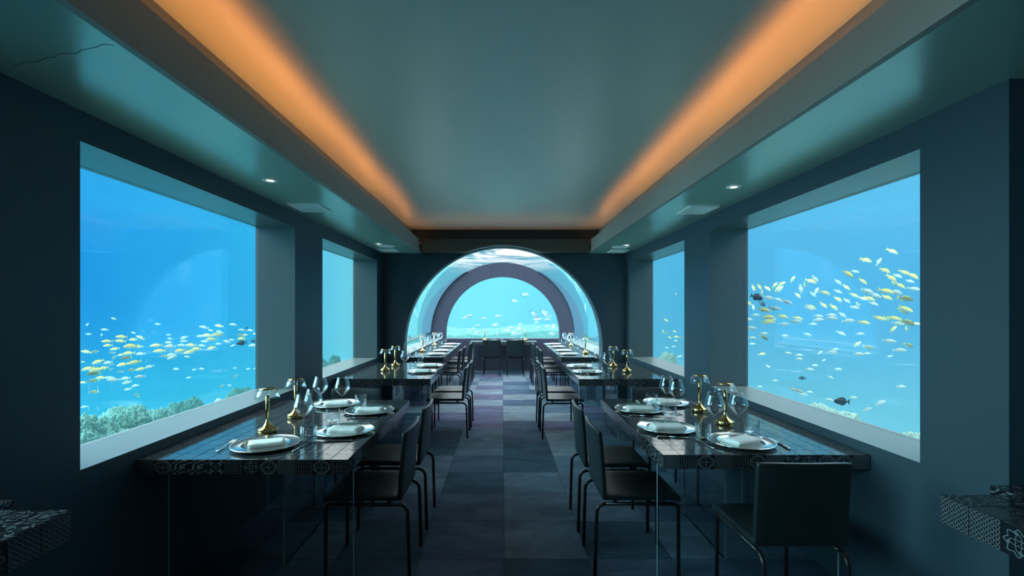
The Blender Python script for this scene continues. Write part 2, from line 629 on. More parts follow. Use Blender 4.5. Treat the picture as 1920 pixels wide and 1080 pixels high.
for r_ in range(-7, 23):
    y0, y1 = 0.31 + 0.5 * r_, 0.81 + 0.5 * r_
    y0, y1 = max(y0, YB), min(y1, TUN)
    if y1 <= y0: continue
    lim = (XL, XR) if y1 <= YE + 0.3 else (-1.5, 1.52)
    for k in range(-4, 4):
        x0, x1 = 0.01 + 0.5 * k, 0.51 + 0.5 * k
        x0, x1 = max(x0, lim[0]), min(x1, lim[1])
        if x1 - x0 < 0.02: continue
        tn = TONE.get((k, r_))
        if tn is None:
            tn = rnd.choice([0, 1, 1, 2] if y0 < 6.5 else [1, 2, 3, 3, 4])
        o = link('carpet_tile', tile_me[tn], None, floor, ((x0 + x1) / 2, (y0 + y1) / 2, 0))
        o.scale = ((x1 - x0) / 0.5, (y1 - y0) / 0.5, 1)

# side walls
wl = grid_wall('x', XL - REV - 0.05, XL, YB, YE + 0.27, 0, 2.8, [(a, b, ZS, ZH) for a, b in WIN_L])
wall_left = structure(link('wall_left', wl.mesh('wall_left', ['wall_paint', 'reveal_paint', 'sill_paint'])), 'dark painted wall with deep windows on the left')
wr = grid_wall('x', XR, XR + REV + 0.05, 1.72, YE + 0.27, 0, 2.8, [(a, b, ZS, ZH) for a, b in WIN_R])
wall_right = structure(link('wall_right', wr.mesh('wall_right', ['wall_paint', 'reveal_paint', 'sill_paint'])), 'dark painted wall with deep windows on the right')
# the wall steps back beside the camera on the right
wr2 = MB().box(2.30, 2.42, YB, 1.72, 0, 2.8).add([], [])
structure(link('wall_recess', wr2.mesh('wall_recess'), 'wall_paint'), 'dark recessed wall at the right edge')
structure(link('wall_back', MB().box(XL - 0.34, 2.42, YB - 0.12, YB, -0.12, 2.8).mesh('wall_back'), 'wall_paint'))

# wall with the arch, its header beam
we = arch_wall(YE, YE + 0.27, XL, XR, 0, 2.8, CXA, 1.47, 0.944)
structure(link('wall_end', we.mesh('wall_end', ['wall_paint', 'wall_paint'])), 'dark wall with a wide round arch opening')
HBY = 6.80
hb = arch_wall(HBY, YE, LXL, LXR, ZSOF, ZLIP - 0.045, CXA, 1.47, 0.944)
structure(link('trim_1', hb.mesh('trim_1', ['header_paint', 'header_paint'])), 'header beam with an arched cut-out over the arch')
hb2 = MB().box(LXL, LXR, HBY - 0.006, HBY + 0.02, ZLIP - 0.045, ZLIP)
structure(link('trim_2', hb2.mesh('trim_2'), 'header_paint'), 'thin upright lip along the header beam')
led = MB().box(LXL + 0.05, LXR - 0.05, YE - 0.009, YE - 0.001, ZLIP - 0.035, ZLIP - 0.012)
tag(link('led_strip', led.mesh('led_strip'), 'led_end'), 'warm orange light strip hidden behind the header beam over the arch', 'light strip')

# ceiling with lit coves
ce = MB().box(-1.6, 1.7, YB, YE, ZCEIL, ZCEIL + 0.1)
structure(link('ceiling', ce.mesh('ceiling'), 'ceiling_paint'), 'raised middle ceiling washed by orange cove light')
for side, xw, xl in (('left', XL, LXL), ('right', XR, LXR)):
    s = 1 if side == 'left' else -1
    xo = xw if side == 'left' else XR
    mb = MB()
    def bx(xa, xb, z0, z1, y0=YB, y1=YE):
        mb.box(min(xa, xb), max(xa, xb), y0, y1, z0, z1)
    bx(xw, xl - s * 0.0225, ZSOF, ZSOF + 0.06)            # soffit board
    if side == 'right':
        bx(xw, 2.42, ZSOF, ZSOF + 0.06, YB, 1.72)
    sof = structure(link('ceiling_' + side, mb.mesh('soffit_' + side), 'soffit_paint'), 'lower painted ceiling strip along the %s wall' % side)
    mb = MB()
    bx(xl, xl - s * 0.022, ZSOF + 0.05, ZLIP)           # upstand of the cove
    bx(xl + s * 0.006, xl - s * 0.022, ZSOF, ZSOF + 0.05)
    structure(link('trim_cove_' + side, mb.mesh('cove_lip'), 'fascia_paint'), 'upright cove edge along the %s ceiling strip' % side)
    mb = MB()
    xc = xl - s * 0.15
    bx(xc, xw, ZSOF + 0.06, ZCEIL)                      # back of the cove
    structure(link('wall_cove_' + side, mb.mesh('cove_back'), 'fascia_paint'))
    for nm_, ya, yb, txt in (('near', YB + 0.1, 3.1, 'nearest the camera'), ('middle', 3.105, 4.9, 'in the middle of the run'), ('far', 4.905, YE - 0.25, 'nearest the arch')):
        led = MB().box(min(xc, xc + s * 0.008), max(xc, xc + s * 0.008), ya, yb, ZSOF + 0.062, ZSOF + 0.112)
        tag(link('led_strip', led.mesh('led_strip'), 'led_' + nm_), 'warm light strip hidden in the %s ceiling cove, %s' % (side, txt), 'light strip', 'cove light strips')

# fine crack in the left ceiling strip
ck = []
for i in range(15):
    a = i / 14
    ck.append((-1.68 + a * 0.45, 1.63 - a * 0.135 + 0.006 * math.sin(i * 2.3) + 0.004 * math.sin(i * 5.1), ZSOF - 0.0002))
structure(link('trim_3', MB().tube(ck, 0.0010, 5).mesh('crack'), 'crack'), 'fine crack line in the left ceiling strip')

# tunnel: side ledges, end wall, glass vault
for side, s in (('left', -1), ('right', 1)):
    a, b = CXA + s * 1.5, CXA + s * 1.80
    mb = MB().box(min(a, b), max(a, b), YE + 0.27, TUN + 0.2, -0.12, 0.77)
    structure(link('wall_tunnel_' + side, mb.mesh('tunnel_wall'), 'tunnel_paint'), 'low wall under the glass vault on the %s' % side)
    mb = MB().box(min(a - s * 0.012, b), max(a - s * 0.012, b), YE + 0.27, TUN, 0.77, 0.79)
    structure(link('trim_sill_' + side, mb.mesh('tunnel_sill', bevel=0.004, seg=1), 'sill_paint'), 'pale sill along the %s foot of the glass vault' % side)


def arch_ring(y0, y1, cx, cz, r0, r1, zlow0, zlow1, n=64, a0=0.0, a1=PI):
    mb = MB()
    A = [a0 + (a1 - a0) * i / n for i in range(n + 1)]
    def p(r, a, y): return (cx + r * math.cos(a), y, cz + r * math.sin(a))
    for a, b in zip(A[:-1], A[1:]):
        for y in (y0, y1):
            mb.add([p(r0, a, y), p(r1, a, y), p(r1, b, y), p(r0, b, y)], [(0, 1, 2, 3)])
        mb.add([p(r0, a, y0), p(r0, b, y0), p(r0, b, y1), p(r0, a, y1)], [(0, 1, 2, 3)], 1, True)
        mb.add([p(r1, a, y0), p(r1, b, y0), p(r1, b, y1), p(r1, a, y1)], [(0, 1, 2, 3)], 0, True)
    for s in (-1, 1):
        xa, xb = sorted((cx + s * r0, cx + s * r1))
        mb.box(xa, xb, y0, y1, zlow0, cz)
    if zlow1 > zlow0:
        mb.box(cx - r0, cx + r0, y0, y1, zlow0, zlow1)
    return mb


er = arch_ring(TUN, TUN + 0.2, CXA, 0.90, 1.395, 1.74, 0.0, 0.779)
structure(link('wall_tunnel_end', er.mesh('tunnel_end', ['tunnel_paint', 'tunnel_paint'])), 'violet-grey end wall framing the half-round window')
mb = MB()
for s_ in (-1, 1):
    vs = []
    N_ = 24
    for i in range(N_ + 1):
        a = math.radians(60) * i / N_
        r1_ = 1.752 + 0.22 * max(math.cos(a * 1.5), 0.0) ** 1.2 if i < N_ else 1.753
        for y in (TUN - 0.05, TUN + 0.2):
            for r_ in (1.751, r1_):
                vs.append((CXA + s_ * r_ * math.cos(a), y, 0.90 + r_ * math.sin(a)))
    fs = []
    for i in range(N_):
        k = 4 * i
        fs += [(k, k + 1, k + 5, k + 4), (k + 2, k + 6, k + 7, k + 3), (k, k + 4, k + 6, k + 2), (k + 1, k + 3, k + 7, k + 5)]
    fs += [(0, 2, 3, 1), (4 * N_, 4 * N_ + 1, 4 * N_ + 3, 4 * N_ + 2)]
    mb.add(vs, fs, 0, False)
    x0_, x1_ = sorted((CXA + s_ * 1.751, CXA + s_ * 1.972))
    mb.box(x0_, x1_, TUN - 0.05, TUN + 0.2, 0.2, 0.90)
structure(link('trim_collar', mb.mesh('collar', ['collar_water_tint'])), 'pale outer collar seen through the glass vault')
mb = MB()
n = 64
vs = []
for i in range(n + 1):
    a = PI * i / n
    for y in (YE + 0.271, TUN - 0.001):
        vs.append((CXA + 1.74 * math.cos(a), y, 0.90 + 1.74 * math.sin(a)))
fs = [(2 * i, 2 * i + 1, 2 * i + 3, 2 * i + 2) for i in range(n)]
mb.add(vs, fs, 0, True)
for s in (-1, 1):
    x = CXA + s * 1.74
    mb.add([(x, YE + 0.271, 0.79), (x, TUN - 0.001, 0.79), (x, TUN - 0.001, 0.90), (x, YE + 0.271, 0.90)], [(0, 1, 2, 3)], 0, True)
vault = structure(link('window_6', mb.mesh('vault', fix=False), 'window_glass'), 'clear acrylic vault over the tunnel')

# window panes
wn = 0
for wins, x, s in ((WIN_L, XL - REV, -1), (WIN_R, XR + REV, 1)):
    for a, b in wins:
        wn += 1
        mb = MB().box(min(x, x + s * 0.03), max(x, x + s * 0.03), a, b, ZS, ZH)
        structure(link('window_%d' % wn, mb.mesh('pane'), 'window_glass'), 'large clear underwater window pane')
mb = MB()
pts = [(CXA + 1.395 * math.cos(PI * i / 48), 0.90 + 1.395 * math.sin(PI * i / 48)) for i in range(49)]
pts += [(CXA - 1.395, 0.779), (CXA + 1.395, 0.779)]
mb.add([(x, TUN + 0.12, z) for x, z in pts], [tuple(range(len(pts)))])
structure(link('window_7', mb.mesh('pane', fix=False), 'window_glass'), 'half-round window at the end of the tunnel')

# ================================================================ CEILING FITTINGS
def downlight(x, y, label):
    t = tag(empty('ceiling_downlight', (x, y, ZSOF)), label, 'downlight', 'round downlights in the ceiling strips')
    mb = MB().lathe([(0.021, -0.0005), (0.026, -0.005), (0.046, -0.007), (0.050, -0.001)], 32)
    link('trim_ring', mb.mesh('ring'), 'white_metal', t)
    mb = MB().lathe([(0.001, -0.0035), (0.022, -0.0035), (0.022, -0.0005)], 28)
    link('lamp', mb.mesh('lamp'), 'downlight_glow', t)
    d = bpy.data.lights.new('downlight_beam', 'SPOT')
    d.energy = 3.0; d.spot_size = math.radians(55); d.spot_blend = 0.6; d.color = (1.0, 0.72, 0.45); d.shadow_soft_size = 0.02
    l = bpy.data.objects.new('downlight_beam', d); l.location = (0, 0, -0.012); l.parent = t
    COL.objects.link(l)


downlight(-1.497, 3.06, 'small round downlight in the left ceiling strip nearer the camera')
downlight(1.571, 3.222, 'small round downlight in the right ceiling strip nearer the camera')
downlight(-1.56, 5.98, 'small round downlight in the left ceiling strip nearer the arch')
downlight(1.60, 6.10, 'small round downlight in the right ceiling strip nearer the arch')


def vent(x, y, label):
    t = tag(empty('ceiling_vent', (x, y, ZSOF)), label, 'vent', 'square air vents in the ceiling strips')
    mb = MB()
    W, D = 0.122, 0.15
    mb.box(-W, W, -D, -D + 0.04, -0.010, 0); mb.box(-W, W, D - 0.04, D, -0.010, 0)
    mb.box(-W, -W + 0.035, -D + 0.04, D - 0.04, -0.010, 0); mb.box(W - 0.035, W, -D + 0.04, D - 0.04, -0.010, 0)
    link('frame', mb.mesh('frame'), 'white_metal', t)
    link('backing', MB().box(-W + 0.035, W - 0.035, -D + 0.04, D - 0.04, -0.002, 0).mesh('backing'), 'slot_dark', t)
    sl = MB().box(-W + 0.035, W - 0.035, -0.003, 0.003, -0.009, -0.002).mesh('slat', ['white_metal'])
    for i in range(9):
        link('slat', sl, None, t, (0, -D + 0.055 + i * (2 * D - 0.11) / 8, 0), (0.35, 0, 0))


vent(-1.568, 3.86, 'square slatted air vent in the left ceiling strip nearer the camera')
vent(1.626, 3.96, 'square slatted air vent in the right ceiling strip nearer the camera')
vent(-1.59, 6.62, 'square slatted air vent in the left ceiling strip by the arch')
vent(1.636, 6.72, 'square slatted air vent in the right ceiling strip by the arch')


def speaker(x, y, label):
    t = tag(empty('ceiling_speaker', (x, y, ZSOF)), label, 'speaker', 'round ceiling speakers')
    link('rim', MB().lathe([(0.098, 0.0), (0.104, -0.005), (0.112, -0.005), (0.115, 0.0)], 40).mesh('rim'), 'white_metal', t)
    link('grille', MB().lathe([(0.001, -0.006), (0.06, -0.0055), (0.098, -0.004)], 40).mesh('grille'), 'white_metal', t)


speaker(-1.527, 6.2, 'round white ceiling speaker in the left strip by the arch')
speaker(1.567, 6.3, 'round white ceiling speaker in the right strip by the arch')

# ================================================================ TABLES
TP = 0.0845


def printed_tile_mesh(k, mats):
    """unit tile .0833 square, 6 mm thick, chamfered, uv 0..1 on the face"""
    h, c_, z = 0.5 * TP - 0.0010, 0.0006, 0.006
    vs = [(-h, -h, 0), (h, -h, 0), (h, h, 0), (-h, h, 0),
          (-h, -h, z - c_), (h, -h, z - c_), (h, h, z - c_), (-h, h, z - c_),
          (-h + c_, -h + c_, z), (h - c_, -h + c_, z), (h - c_, h - c_, z), (-h + c_, h - c_, z)]
    fs = [(8, 9, 10, 11)]
    for i in range(4):
        j = (i + 1) % 4
        fs.append((4 + i, 4 + j, 8 + j, 8 + i)); fs.append((i, j, 4 + j, 4 + i))
    me = bpy.data.meshes.new('printed_tile_mesh')
    me.from_pydata(vs, [], fs)
    uv = me.uv_layers.new(name='UVMap')
    for l in me.loops:
        v = me.vertices[l.vertex_index].co
        uv.data[l.index].uv = (v.x / (2 * h) + 0.5, v.y / (2 * h) + 0.5)
    me.materials.append(mats[k])
    me.materials.append(MATS['grout'])
    for p in me.polygons:
        p.material_index = 0 if p.normal.z > 0.9 else 1
    return me


PT = [printed_tile_mesh(k, TILES) for k in range(7)]
PT_TOP = [printed_tile_mesh(k, TILES_TOP) for k in range(7)]
trnd = random.Random(11)


def panel(name, x0, x1, y0, y1, z0, z1, parent):
    mb = MB().box(x0, x1, y0, y1, z0, z1)
    me = mb.mesh('acrylic_panel', ['acrylic', 'acrylic_edge'])
    thin = 0 if (x1 - x0) < (y1 - y0) else 1
    for p in me.polygons:
        if abs(p.normal[thin]) < 0.5:
            p.material_index = 1
    return link(name, me, None, parent)


def tiled_table(x0, x1, y0, y1, ztop, label, edges, tile_top=True, thick=0.073, front_kinds=None, side_kinds=None, legs=True, seed=0, group='tile-clad tables'):
    """edges: subset of 'f' near end, 'b' far end, 'l', 'r' sides to clad"""
    rr = random.Random(seed)
    cx, cy = (x0 + x1) / 2, (y0 + y1) / 2
    t = tag(empty('tiled_table', (cx, cy, 0)), label, 'table', group)
    W, D = (x1 - x0) / 2, (y1 - y0) / 2
    zt = ztop - 0.006
    zb = ztop - thick
    e = 0.006
    link('slab', MB().box(-W + e, W - e, -D + e, D - e, zb, zt).mesh('slab'), 'grout', t)
    nx, ny = round(2 * W / TP), round(2 * D / TP)
    sx, sy, sz = 2 * W / nx, 2 * D / ny, thick
    if tile_top:
        for i in range(nx):
            for j in range(ny):
                k = rr.choice([0, 1, 2, 3, 4, 5, 6, 4, 2])
                o = link('tile', (PT if ztop > 0.9 else PT_TOP)[k], None, t, (-W + sx * (i + 0.5), -D + sy * (j + 0.5), zt), (0, 0, rr.randrange(4) * PI / 2 if abs(sx - sy) < 0.002 else rr.randrange(2) * PI))
                o.scale = (sx / TP, sy / TP, 1)
    zc = (ztop + zb) / 2
    def edge(kind):
        cnt = nx if kind in 'fb' else ny
        for i in range(cnt):
            k = front_kinds[i % len(front_kinds)] if (front_kinds and kind == 'f') else rr.choice([0, 1, 2, 3, 4, 5, 6, 1])
            if side_kinds and kind in 'lr':
                k = side_kinds[(cnt - 1 - i) % len(side_kinds)]
            if kind == 'f':
                loc, rot = (-W + sx * (i + 0.5), -D + e, zc), (PI / 2, 0, 0); sc = sx
            elif kind == 'b':
                loc, rot = (-W + sx * (i + 0.5), D - e, zc), (PI / 2, 0, PI); sc = sx
            elif kind == 'r':
                loc, rot = (W - e, -D + sy * (i + 0.5), zc), (PI / 2, 0, PI / 2); sc = sy
            else:
                loc, rot = (-W + e, -D + sy * (i + 0.5), zc), (PI / 2, 0, -PI / 2); sc = sy
            o = link('tile', PT[k], None, t, loc, rot)
            o.scale = (sc / TP, (thick - 0.0005) / TP, 1)
    for k in edges:
        edge(k)
    if legs:
        panel('leg_panel', -W + 0.03, W - 0.03, -D + 0.176, -D + 0.188, 0, zb, t)
        a_, b_ = (-W + 0.03, W - 0.27) if cx < 0 else (-W + 0.27, W - 0.03)
        panel('leg_panel', a_, b_, D - 0.302, D - 0.290, 0, zb, t)
        panel('leg_panel', -0.006, 0.006, -D + 0.44, D - 0.44, 0, zb, t)
    return t


ZT = 0.75
FK = [3, 1, 4, 4, 5, 6, 2, 1, 0, 6, 1, 6]
tiled_table(XL + 0.004, -0.745, 2.289, 3.81, ZT, 'dark tile-clad table on clear panels at front left, under the first left window', 'frb', front_kinds=FK, seed=1)
tiled_table(0.80, XR - 0.004, 2.365, 3.87, ZT, 'dark tile-clad table on clear panels at front right, with a chair at its near end', 'flb', front_kinds=[0, 6, 1, 0, 6, 1, 3, 5, 2, 1, 1, 3], seed=2)
tiled_table(XL + 0.004, -0.757, 5.0, 6.51, ZT, 'second dark tile-clad table on the left, just before the arch', 'fr', front_kinds=[6, 1, 0, 1, 0, 1, 6, 5, 0, 6], seed=3)
tiled_table(0.803, XR - 0.004, 4.98, 6.50, ZT, 'second dark tile-clad table on the right, just before the arch', 'fl', front_kinds=[6, 1, 6, 0, 1, 6, 0, 1, 6, 5], seed=4)
# corner tables beside the camera, a little higher
ZB = 0.93
tiled_table(1.283, 1.500, 0.55, 1.39, ZB, 'corner of a patterned tile-clad high table at the lower right edge', 'fbl', thick=0.081, seed=5, side_kinds=[0, 0, 2, 3, 5], legs=False, group='high corner tables')
tiled_table(1.506, 1.830, 0.55, 1.467, ZB, 'rear patterned tile-clad high table behind the one at the lower right edge', 'fbl', thick=0.081, seed=6, side_kinds=[4, 2, 0, 3, 5], legs=False, group='high corner tables')
tiled_table(-1.384, -1.167, 0.45, 1.285, ZB, 'corner of a patterned tile-clad high table at the lower left edge', 'fbr', thick=0.081, seed=7, side_kinds=[0, 0, 2, 3, 5], legs=False, group='high corner tables')
tiled_table(XL + 0.004, -1.390, 0.45, 1.354, ZB, 'rear patterned tile-clad high table behind the one at the lower left edge', 'fbr', thick=0.081, seed=8, side_kinds=[4, 2, 0, 3, 5], legs=False, group='high corner tables')
for o in [o for o in COL.objects if o.name.startswith('tiled_table') and o.get('group') == 'high corner tables']:
    W_ = max(abs(v[0]) for c_ in o.children if c_.name.startswith('slab') for v in c_.bound_box)
    D_ = max(abs(v[1]) for c_ in o.children if c_.name.startswith('slab') for v in c_.bound_box)
    panel('leg_panel', -W_ + 0.015, W_ - 0.015, D_ - 0.36, D_ - 0.34, 0, ZB - 0.081, o)
    panel('leg_panel', -W_ + 0.015, W_ - 0.015, -D_ + 0.08, -D_ + 0.10, 0, ZB - 0.081, o)


def plain_table(x0, x1, y0, y1, label, group='tile-clad tables'):
    t = tag(empty('tiled_table', ((x0 + x1) / 2, (y0 + y1) / 2, 0)), label, 'table', group)
    W, D = (x1 - x0) / 2, (y1 - y0) / 2
    me = MB().box(-W, W, -D, D, ZT - 0.073, ZT).mesh('tabletop', ['tiled_surface', 'tiled_edge'], bevel=0.002, seg=1)
    for p in me.polygons:
        p.material_index = 0 if p.normal.z > 0.9 else 1
    link('tabletop', me, None, t)
    if W > D:
        panel('leg_panel', -W + 0.05, -W + 0.07, -D + 0.05, D - 0.05, 0, ZT - 0.073, t)
        panel('leg_panel', W - 0.07, W - 0.05, -D + 0.05, D - 0.05, 0, ZT - 0.073, t)
        panel('leg_panel', -W + 0.07, W - 0.07, -0.01, 0.01, 0, ZT - 0.073, t)
    else:
        a_, b_ = (-W + 0.03, W - 0.29) if x0 < 0 else (-W + 0.29, W - 0.03)
        panel('leg_panel', a_, b_, -D + 0.09, -D + 0.11, 0, ZT - 0.073, t)
        panel('leg_panel', a_, b_, D - 0.11, D - 0.09, 0, ZT - 0.073, t)
        xm = (a_ + b_) / 2
        panel('leg_panel', xm - 0.01, xm + 0.01, -D + 0.3, D - 0.3, 0, ZT - 0.073, t)
    return t


plain_table(-1.488, -0.90, 7.29, 8.80, 'narrow tile-clad table under the vault on the left, just behind the arch')
plain_table(-1.488, -0.90, 8.92, 10.45, 'narrow tile-clad table under the vault on the left, nearest the end window')
plain_table(0.90, 1.504, 7.29, 8.78, 'narrow tile-clad table under the vault on the right, just behind the arch')
plain_table(0.90, 1.504, 8.90, 10.45, 'narrow tile-clad table under the vault on the right, nearest the end window')
plain_table(-0.75, 0.79, 10.90, 11.52, 'tile-clad table standing crosswise below the half-round end window')

# ================================================================ CHAIRS
def make_chair():
    t = empty('dining_chair', (0, 0, 0))
    # seat: thin upholstered shell, front edge rolled down
    mb = MB()
    nx, ny = 8, 10
    W, D = 0.205, 0.205
    def seat_pt(i, j, top):
        x = -W + 2 * W * i / nx
        y = -D + 2 * D * j / ny
        z = 0.462 if top else 0.434
        e = max(0.0, (j / ny - 0.85) / 0.15)
        z -= 0.010 * e * e
        z -= 0.006 * (1 - (x / W) ** 2) * (1 - (y / D) ** 2) * (1 if top else 0)
        return (x, y, z)
    vs = [seat_pt(i, j, True) for j in range(ny + 1) for i in range(nx + 1)] + [seat_pt(i, j, False) for j in range(ny + 1) for i in range(nx + 1)]
    N = (nx + 1) * (ny + 1)
    fs = []
    for j in range(ny):
        for i in range(nx):
            a = j * (nx + 1) + i
            fs.append((a, a + 1, a + nx + 2, a + nx + 1)); fs.append((N + a, N + a + nx + 1, N + a + nx + 2, N + a + 1))
    rim = [i for i in range(nx + 1)] + [(j + 1) * (nx + 1) - 1 for j in range(1, ny + 1)] + [ny * (nx + 1) + i for i in range(nx - 1, -1, -1)] + [j * (nx + 1) for j in range(ny - 1, 0, -1)]
    for k in range(len(rim)):
        a, b = rim[k], rim[(k + 1) % len(rim)]
        fs.append((a, N + a, N + b, b))
    mb.add(vs, fs, 0, True)
    link('seat', mb.mesh('seat', bevel=0.006, seg=2), 'leather', t)
    # backrest: leans back, hollow in plan
    mb = MB()
    nz = 8
    def back_pt(i, j, front):
        u = -1 + 2 * i / nx
        k = j / nz
        z = 0.436 + 0.376 * k
        y = -0.200 - 0.045 * k ** 1.3 + 0.018 * u * u * k - (0.0 if front else 0.024)
        x = 0.205 * u
        if j == nz:
            z -= 0.004 * abs(u) ** 6
        return (x, y, z)
    vs = [back_pt(i, j, True) for j in range(nz + 1) for i in range(nx + 1)] + [back_pt(i, j, False) for j in range(nz + 1) for i in range(nx + 1)]
    N = (nx + 1) * (nz + 1)
    fs = []
    for j in range(nz):
        for i in range(nx):
            a = j * (nx + 1) + i
            fs.append((a, a + 1, a + nx + 2, a + nx + 1)); fs.append((N + a, N + a + nx + 1, N + a + nx + 2, N + a + 1))
    rim = [i for i in range(nx + 1)] + [(j + 1) * (nx + 1) - 1 for j in range(1, nz + 1)] + [nz * (nx + 1) + i for i in range(nx - 1, -1, -1)] + [j * (nx + 1) for j in range(nz - 1, 0, -1)]
    for k in range(len(rim)):
        a, b = rim[k], rim[(k + 1) % len(rim)]
        fs.append((a, N + a, N + b, b))
    mb.add(vs, fs, 0, True)
    link('backrest', mb.mesh('backrest', bevel=0.007, seg=2), 'leather', t)
    R = 0.0105
    for s in (-1, 1):
        x = 0.182 * s
        def arc(cy, cz, r, a0, a1, n=6):
            return [(x, cy + r * math.cos(a0 + (a1 - a0) * i / n), cz + r * math.sin(a0 + (a1 - a0) * i / n)) for i in range(n + 1)]
        link('leg', MB().tube([(x, 0.198, 0.0)] + arc(0.168, 0.380, 0.028, 0, PI / 2), R).mesh('front_leg'), 'black_tube', t)
        link('leg', MB().tube([(x, -0.262, 0.0)] + arc(-0.202, 0.358, 0.05, PI, PI / 2), R).mesh('rear_leg'), 'black_tube', t)
        link('side_rail', MB().tube([(x, 0.168, 0.408), (x, -0.202, 0.408)], R).mesh('rail'), 'black_tube', t)
        for yy in (0.12, -0.15):
            link('seat_mount', MB().tube([(x * 0.94, yy, 0.408), (x * 0.94, yy, 0.436)], 0.008, 8).mesh('mount'), 'black_tube', t)
    for yy in (0.10, -0.14):
        link('cross_bar', MB().tube([(-0.182, yy, 0.408), (0.182, yy, 0.408)], 0.008, 8).mesh('cross_bar'), 'black_tube', t)
    return t


CH = 'black leather dining chairs'
proto = None


def chair(x, y, face, label):
    """face: 'l' faces -x, 'r' faces +x, 'n' faces -y (to the camera), 'f' faces +y"""
    global proto
    rz = {'f': 0.0, 'l': PI / 2, 'n': PI, 'r': -PI / 2}[face] if isinstance(face, str) else face
    if proto is None:
        proto = tag(make_chair(), label, 'chair', CH)
        proto.location = (x, y, 0); proto.rotation_euler = (0, 0, rz)
    else:
        dup_tree(proto, (x, y, 0), rz, label, CH)


B = 'black leather chair '
chair(-0.77, 2.78, 'l', B + 'at the aisle side of the front left table, nearer the camera')
chair(-0.77, 3.37, 'l', B + 'at the aisle side of the front left table, second from the camera')
chair(-1.235, 3.77, 'n', B + 'at the far end of the front left table, only its back showing')
chair(0.77, 2.79, 'r', B + 'at the aisle side of the front right table, nearer the camera')
chair(0.765, 3.33, 'r', B + 'at the aisle side of the front right table, second from the camera')
chair(1.31, 2.30, 'f', B + 'at the near end of the front right table, back to camera')
chair(1.30, 3.80, 'n', B + 'at the far end of the front right table, only its back showing')
chair(-0.665, 5.63, 'l', B + 'at the second left table, nearer the camera')
chair(-0.655, 6.15, 'l', B + 'at the second left table, nearer the arch')
chair(0.72, 5.60, 'r', B + 'at the second right table, nearer the camera')
chair(0.715, 6.12, 'r', B + 'at the second right table, nearer the arch')
for s, nm, face in ((-1, 'left', 'l'), (1, 'right', 'r')):
    xs = (-0.95, -0.93, -0.885, -0.88) if s < 0 else (0.885, 0.88, 0.86, 0.86)
    for y, x, w in zip((8.00, 8.62, 9.50, 10.12), xs, ('first from the arch', 'second from the arch', 'third from the arch', 'fourth from the arch')):
        chair(x, y, face, B + 'in the %s row under the vault, %s' % (nm, w))
chair(-0.24, 10.80, 'f', B + 'at the crosswise end table, left of the pair')
chair(0.29, 10.80, 'f', B + 'at the crosswise end table, right of the pair')

# ================================================================ TABLEWARE
# --- plate
def plate_mesh():
    prof = [(0.001, 0.006), (0.100, 0.006), (0.108, 0.008), (0.114, 0.0135), (0.120, 0.0145), (0.160, 0.0155), (0.166, 0.0185), (0.170, 0.0190), (0.173, 0.0165), (0.168, 0.0125), (0.120, 0.0085), (0.105, 0.001), (0.090, 0.0), (0.001, 0.0)]
    return MB().lathe(prof, 56).mesh('plate', ['silver'])
PLATE = plate_mesh()


def napkin_mesh():
    # sheet folded in three, seen from the end, swept along its length
    L = 0.175
    path = []
    w, r = 0.105, 0.0042
    def arc(cy, cz, a0, a1, n=6):
        return [(cy + r * math.cos(a0 + (a1 - a0) * i / n), cz + r * math.sin(a0 + (a1 - a0) * i / n)) for i in range(n + 1)]
    path += [(-w / 2 + 0.006, 0.003)] + arc(w / 2, 0.003 + r, -PI / 2, PI / 2) + arc(-w / 2 + 0.004, 0.003 + 3 * r, -PI / 2, -3 * PI / 2) + [(w / 2 - 0.012, 0.003 + 4 * r)]
    th = 0.0028
    n = len(path)
    up, dn = [], []
    for i in range(n):
        a = Vector(path[max(i - 1, 0)]); b = Vector(path[min(i + 1, n - 1)])
        d = (b - a).normalized(); nrm = Vector((-d.y, d.x))
        p = Vector(path[i])
        up.append(p + nrm * th); dn.append(p - nrm * th)
    ring = up + dn[::-1]
    m = len(ring)
    K = 9
    vs = []; fs = []
    for k in range(K + 1):
        x = -L / 2 + L * k / K
        for q in ring:
            wob = 0.0012 * math.sin(k * 1.7 + q.y * 120) + 0.0015 * math.sin(k * 0.9)
            vs.append((x, q.x + wob, q.y + 0.0008 * math.sin(k * 2.1 + q.x * 60)))
    for k in range(K):
        for i in range(m):
            a = k * m + i; b = k * m + (i + 1) % m
            fs.append((a, b, b + m, a + m))
    mb = MB().add(vs, fs, 0, True)
    mb.add([vs[i] for i in range(m)], [tuple(reversed(range(m)))])
    mb.add([vs[K * m + i] for i in range(m)], [tuple(range(m))])
    return mb.mesh('napkin', ['napkin'])
NAPKIN = napkin_mesh()


def fork_mesh():
    mb = MB()
    secs = [(-0.100, 0.0055, 0.004), (-0.06, 0.0045, 0.0045), (-0.01, 0.003, 0.006), (0.03, 0.0035, 0.008), (0.045, 0.010, 0.006), (0.055, 0.0115, 0.004)]
    vs = []; fs = []
    for y, w, z in secs:
        for (sx, dz) in ((-1, 0), (1, 0), (1, 0.002), (-1, 0.002)):
            vs.append((sx * w, y, z + dz))
    for k in range(len(secs) - 1):
        for i in range(4):
            a = k * 4 + i; b = k * 4 + (i + 1) % 4
            fs.append((a, b, b + 4, a + 4))
    fs.append((3, 2, 1, 0))
    fs.append(tuple(len(vs) - 4 + i for i in range(4)))
    mb.add(vs, fs, 0, True)
    for i in range(4):
        x = -0.0105 + 0.007 * i
        mb.box(x - 0.0016, x + 0.0016, 0.054, 0.100, 0.004, 0.006)
        mb.v[-4:] = [(a, b, c_ + (0.004 if b > 0.09 else 0)) for a, b, c_ in mb.v[-4:]]
    return mb.mesh('fork', ['steel'], weld=False)
FORK = fork_mesh()


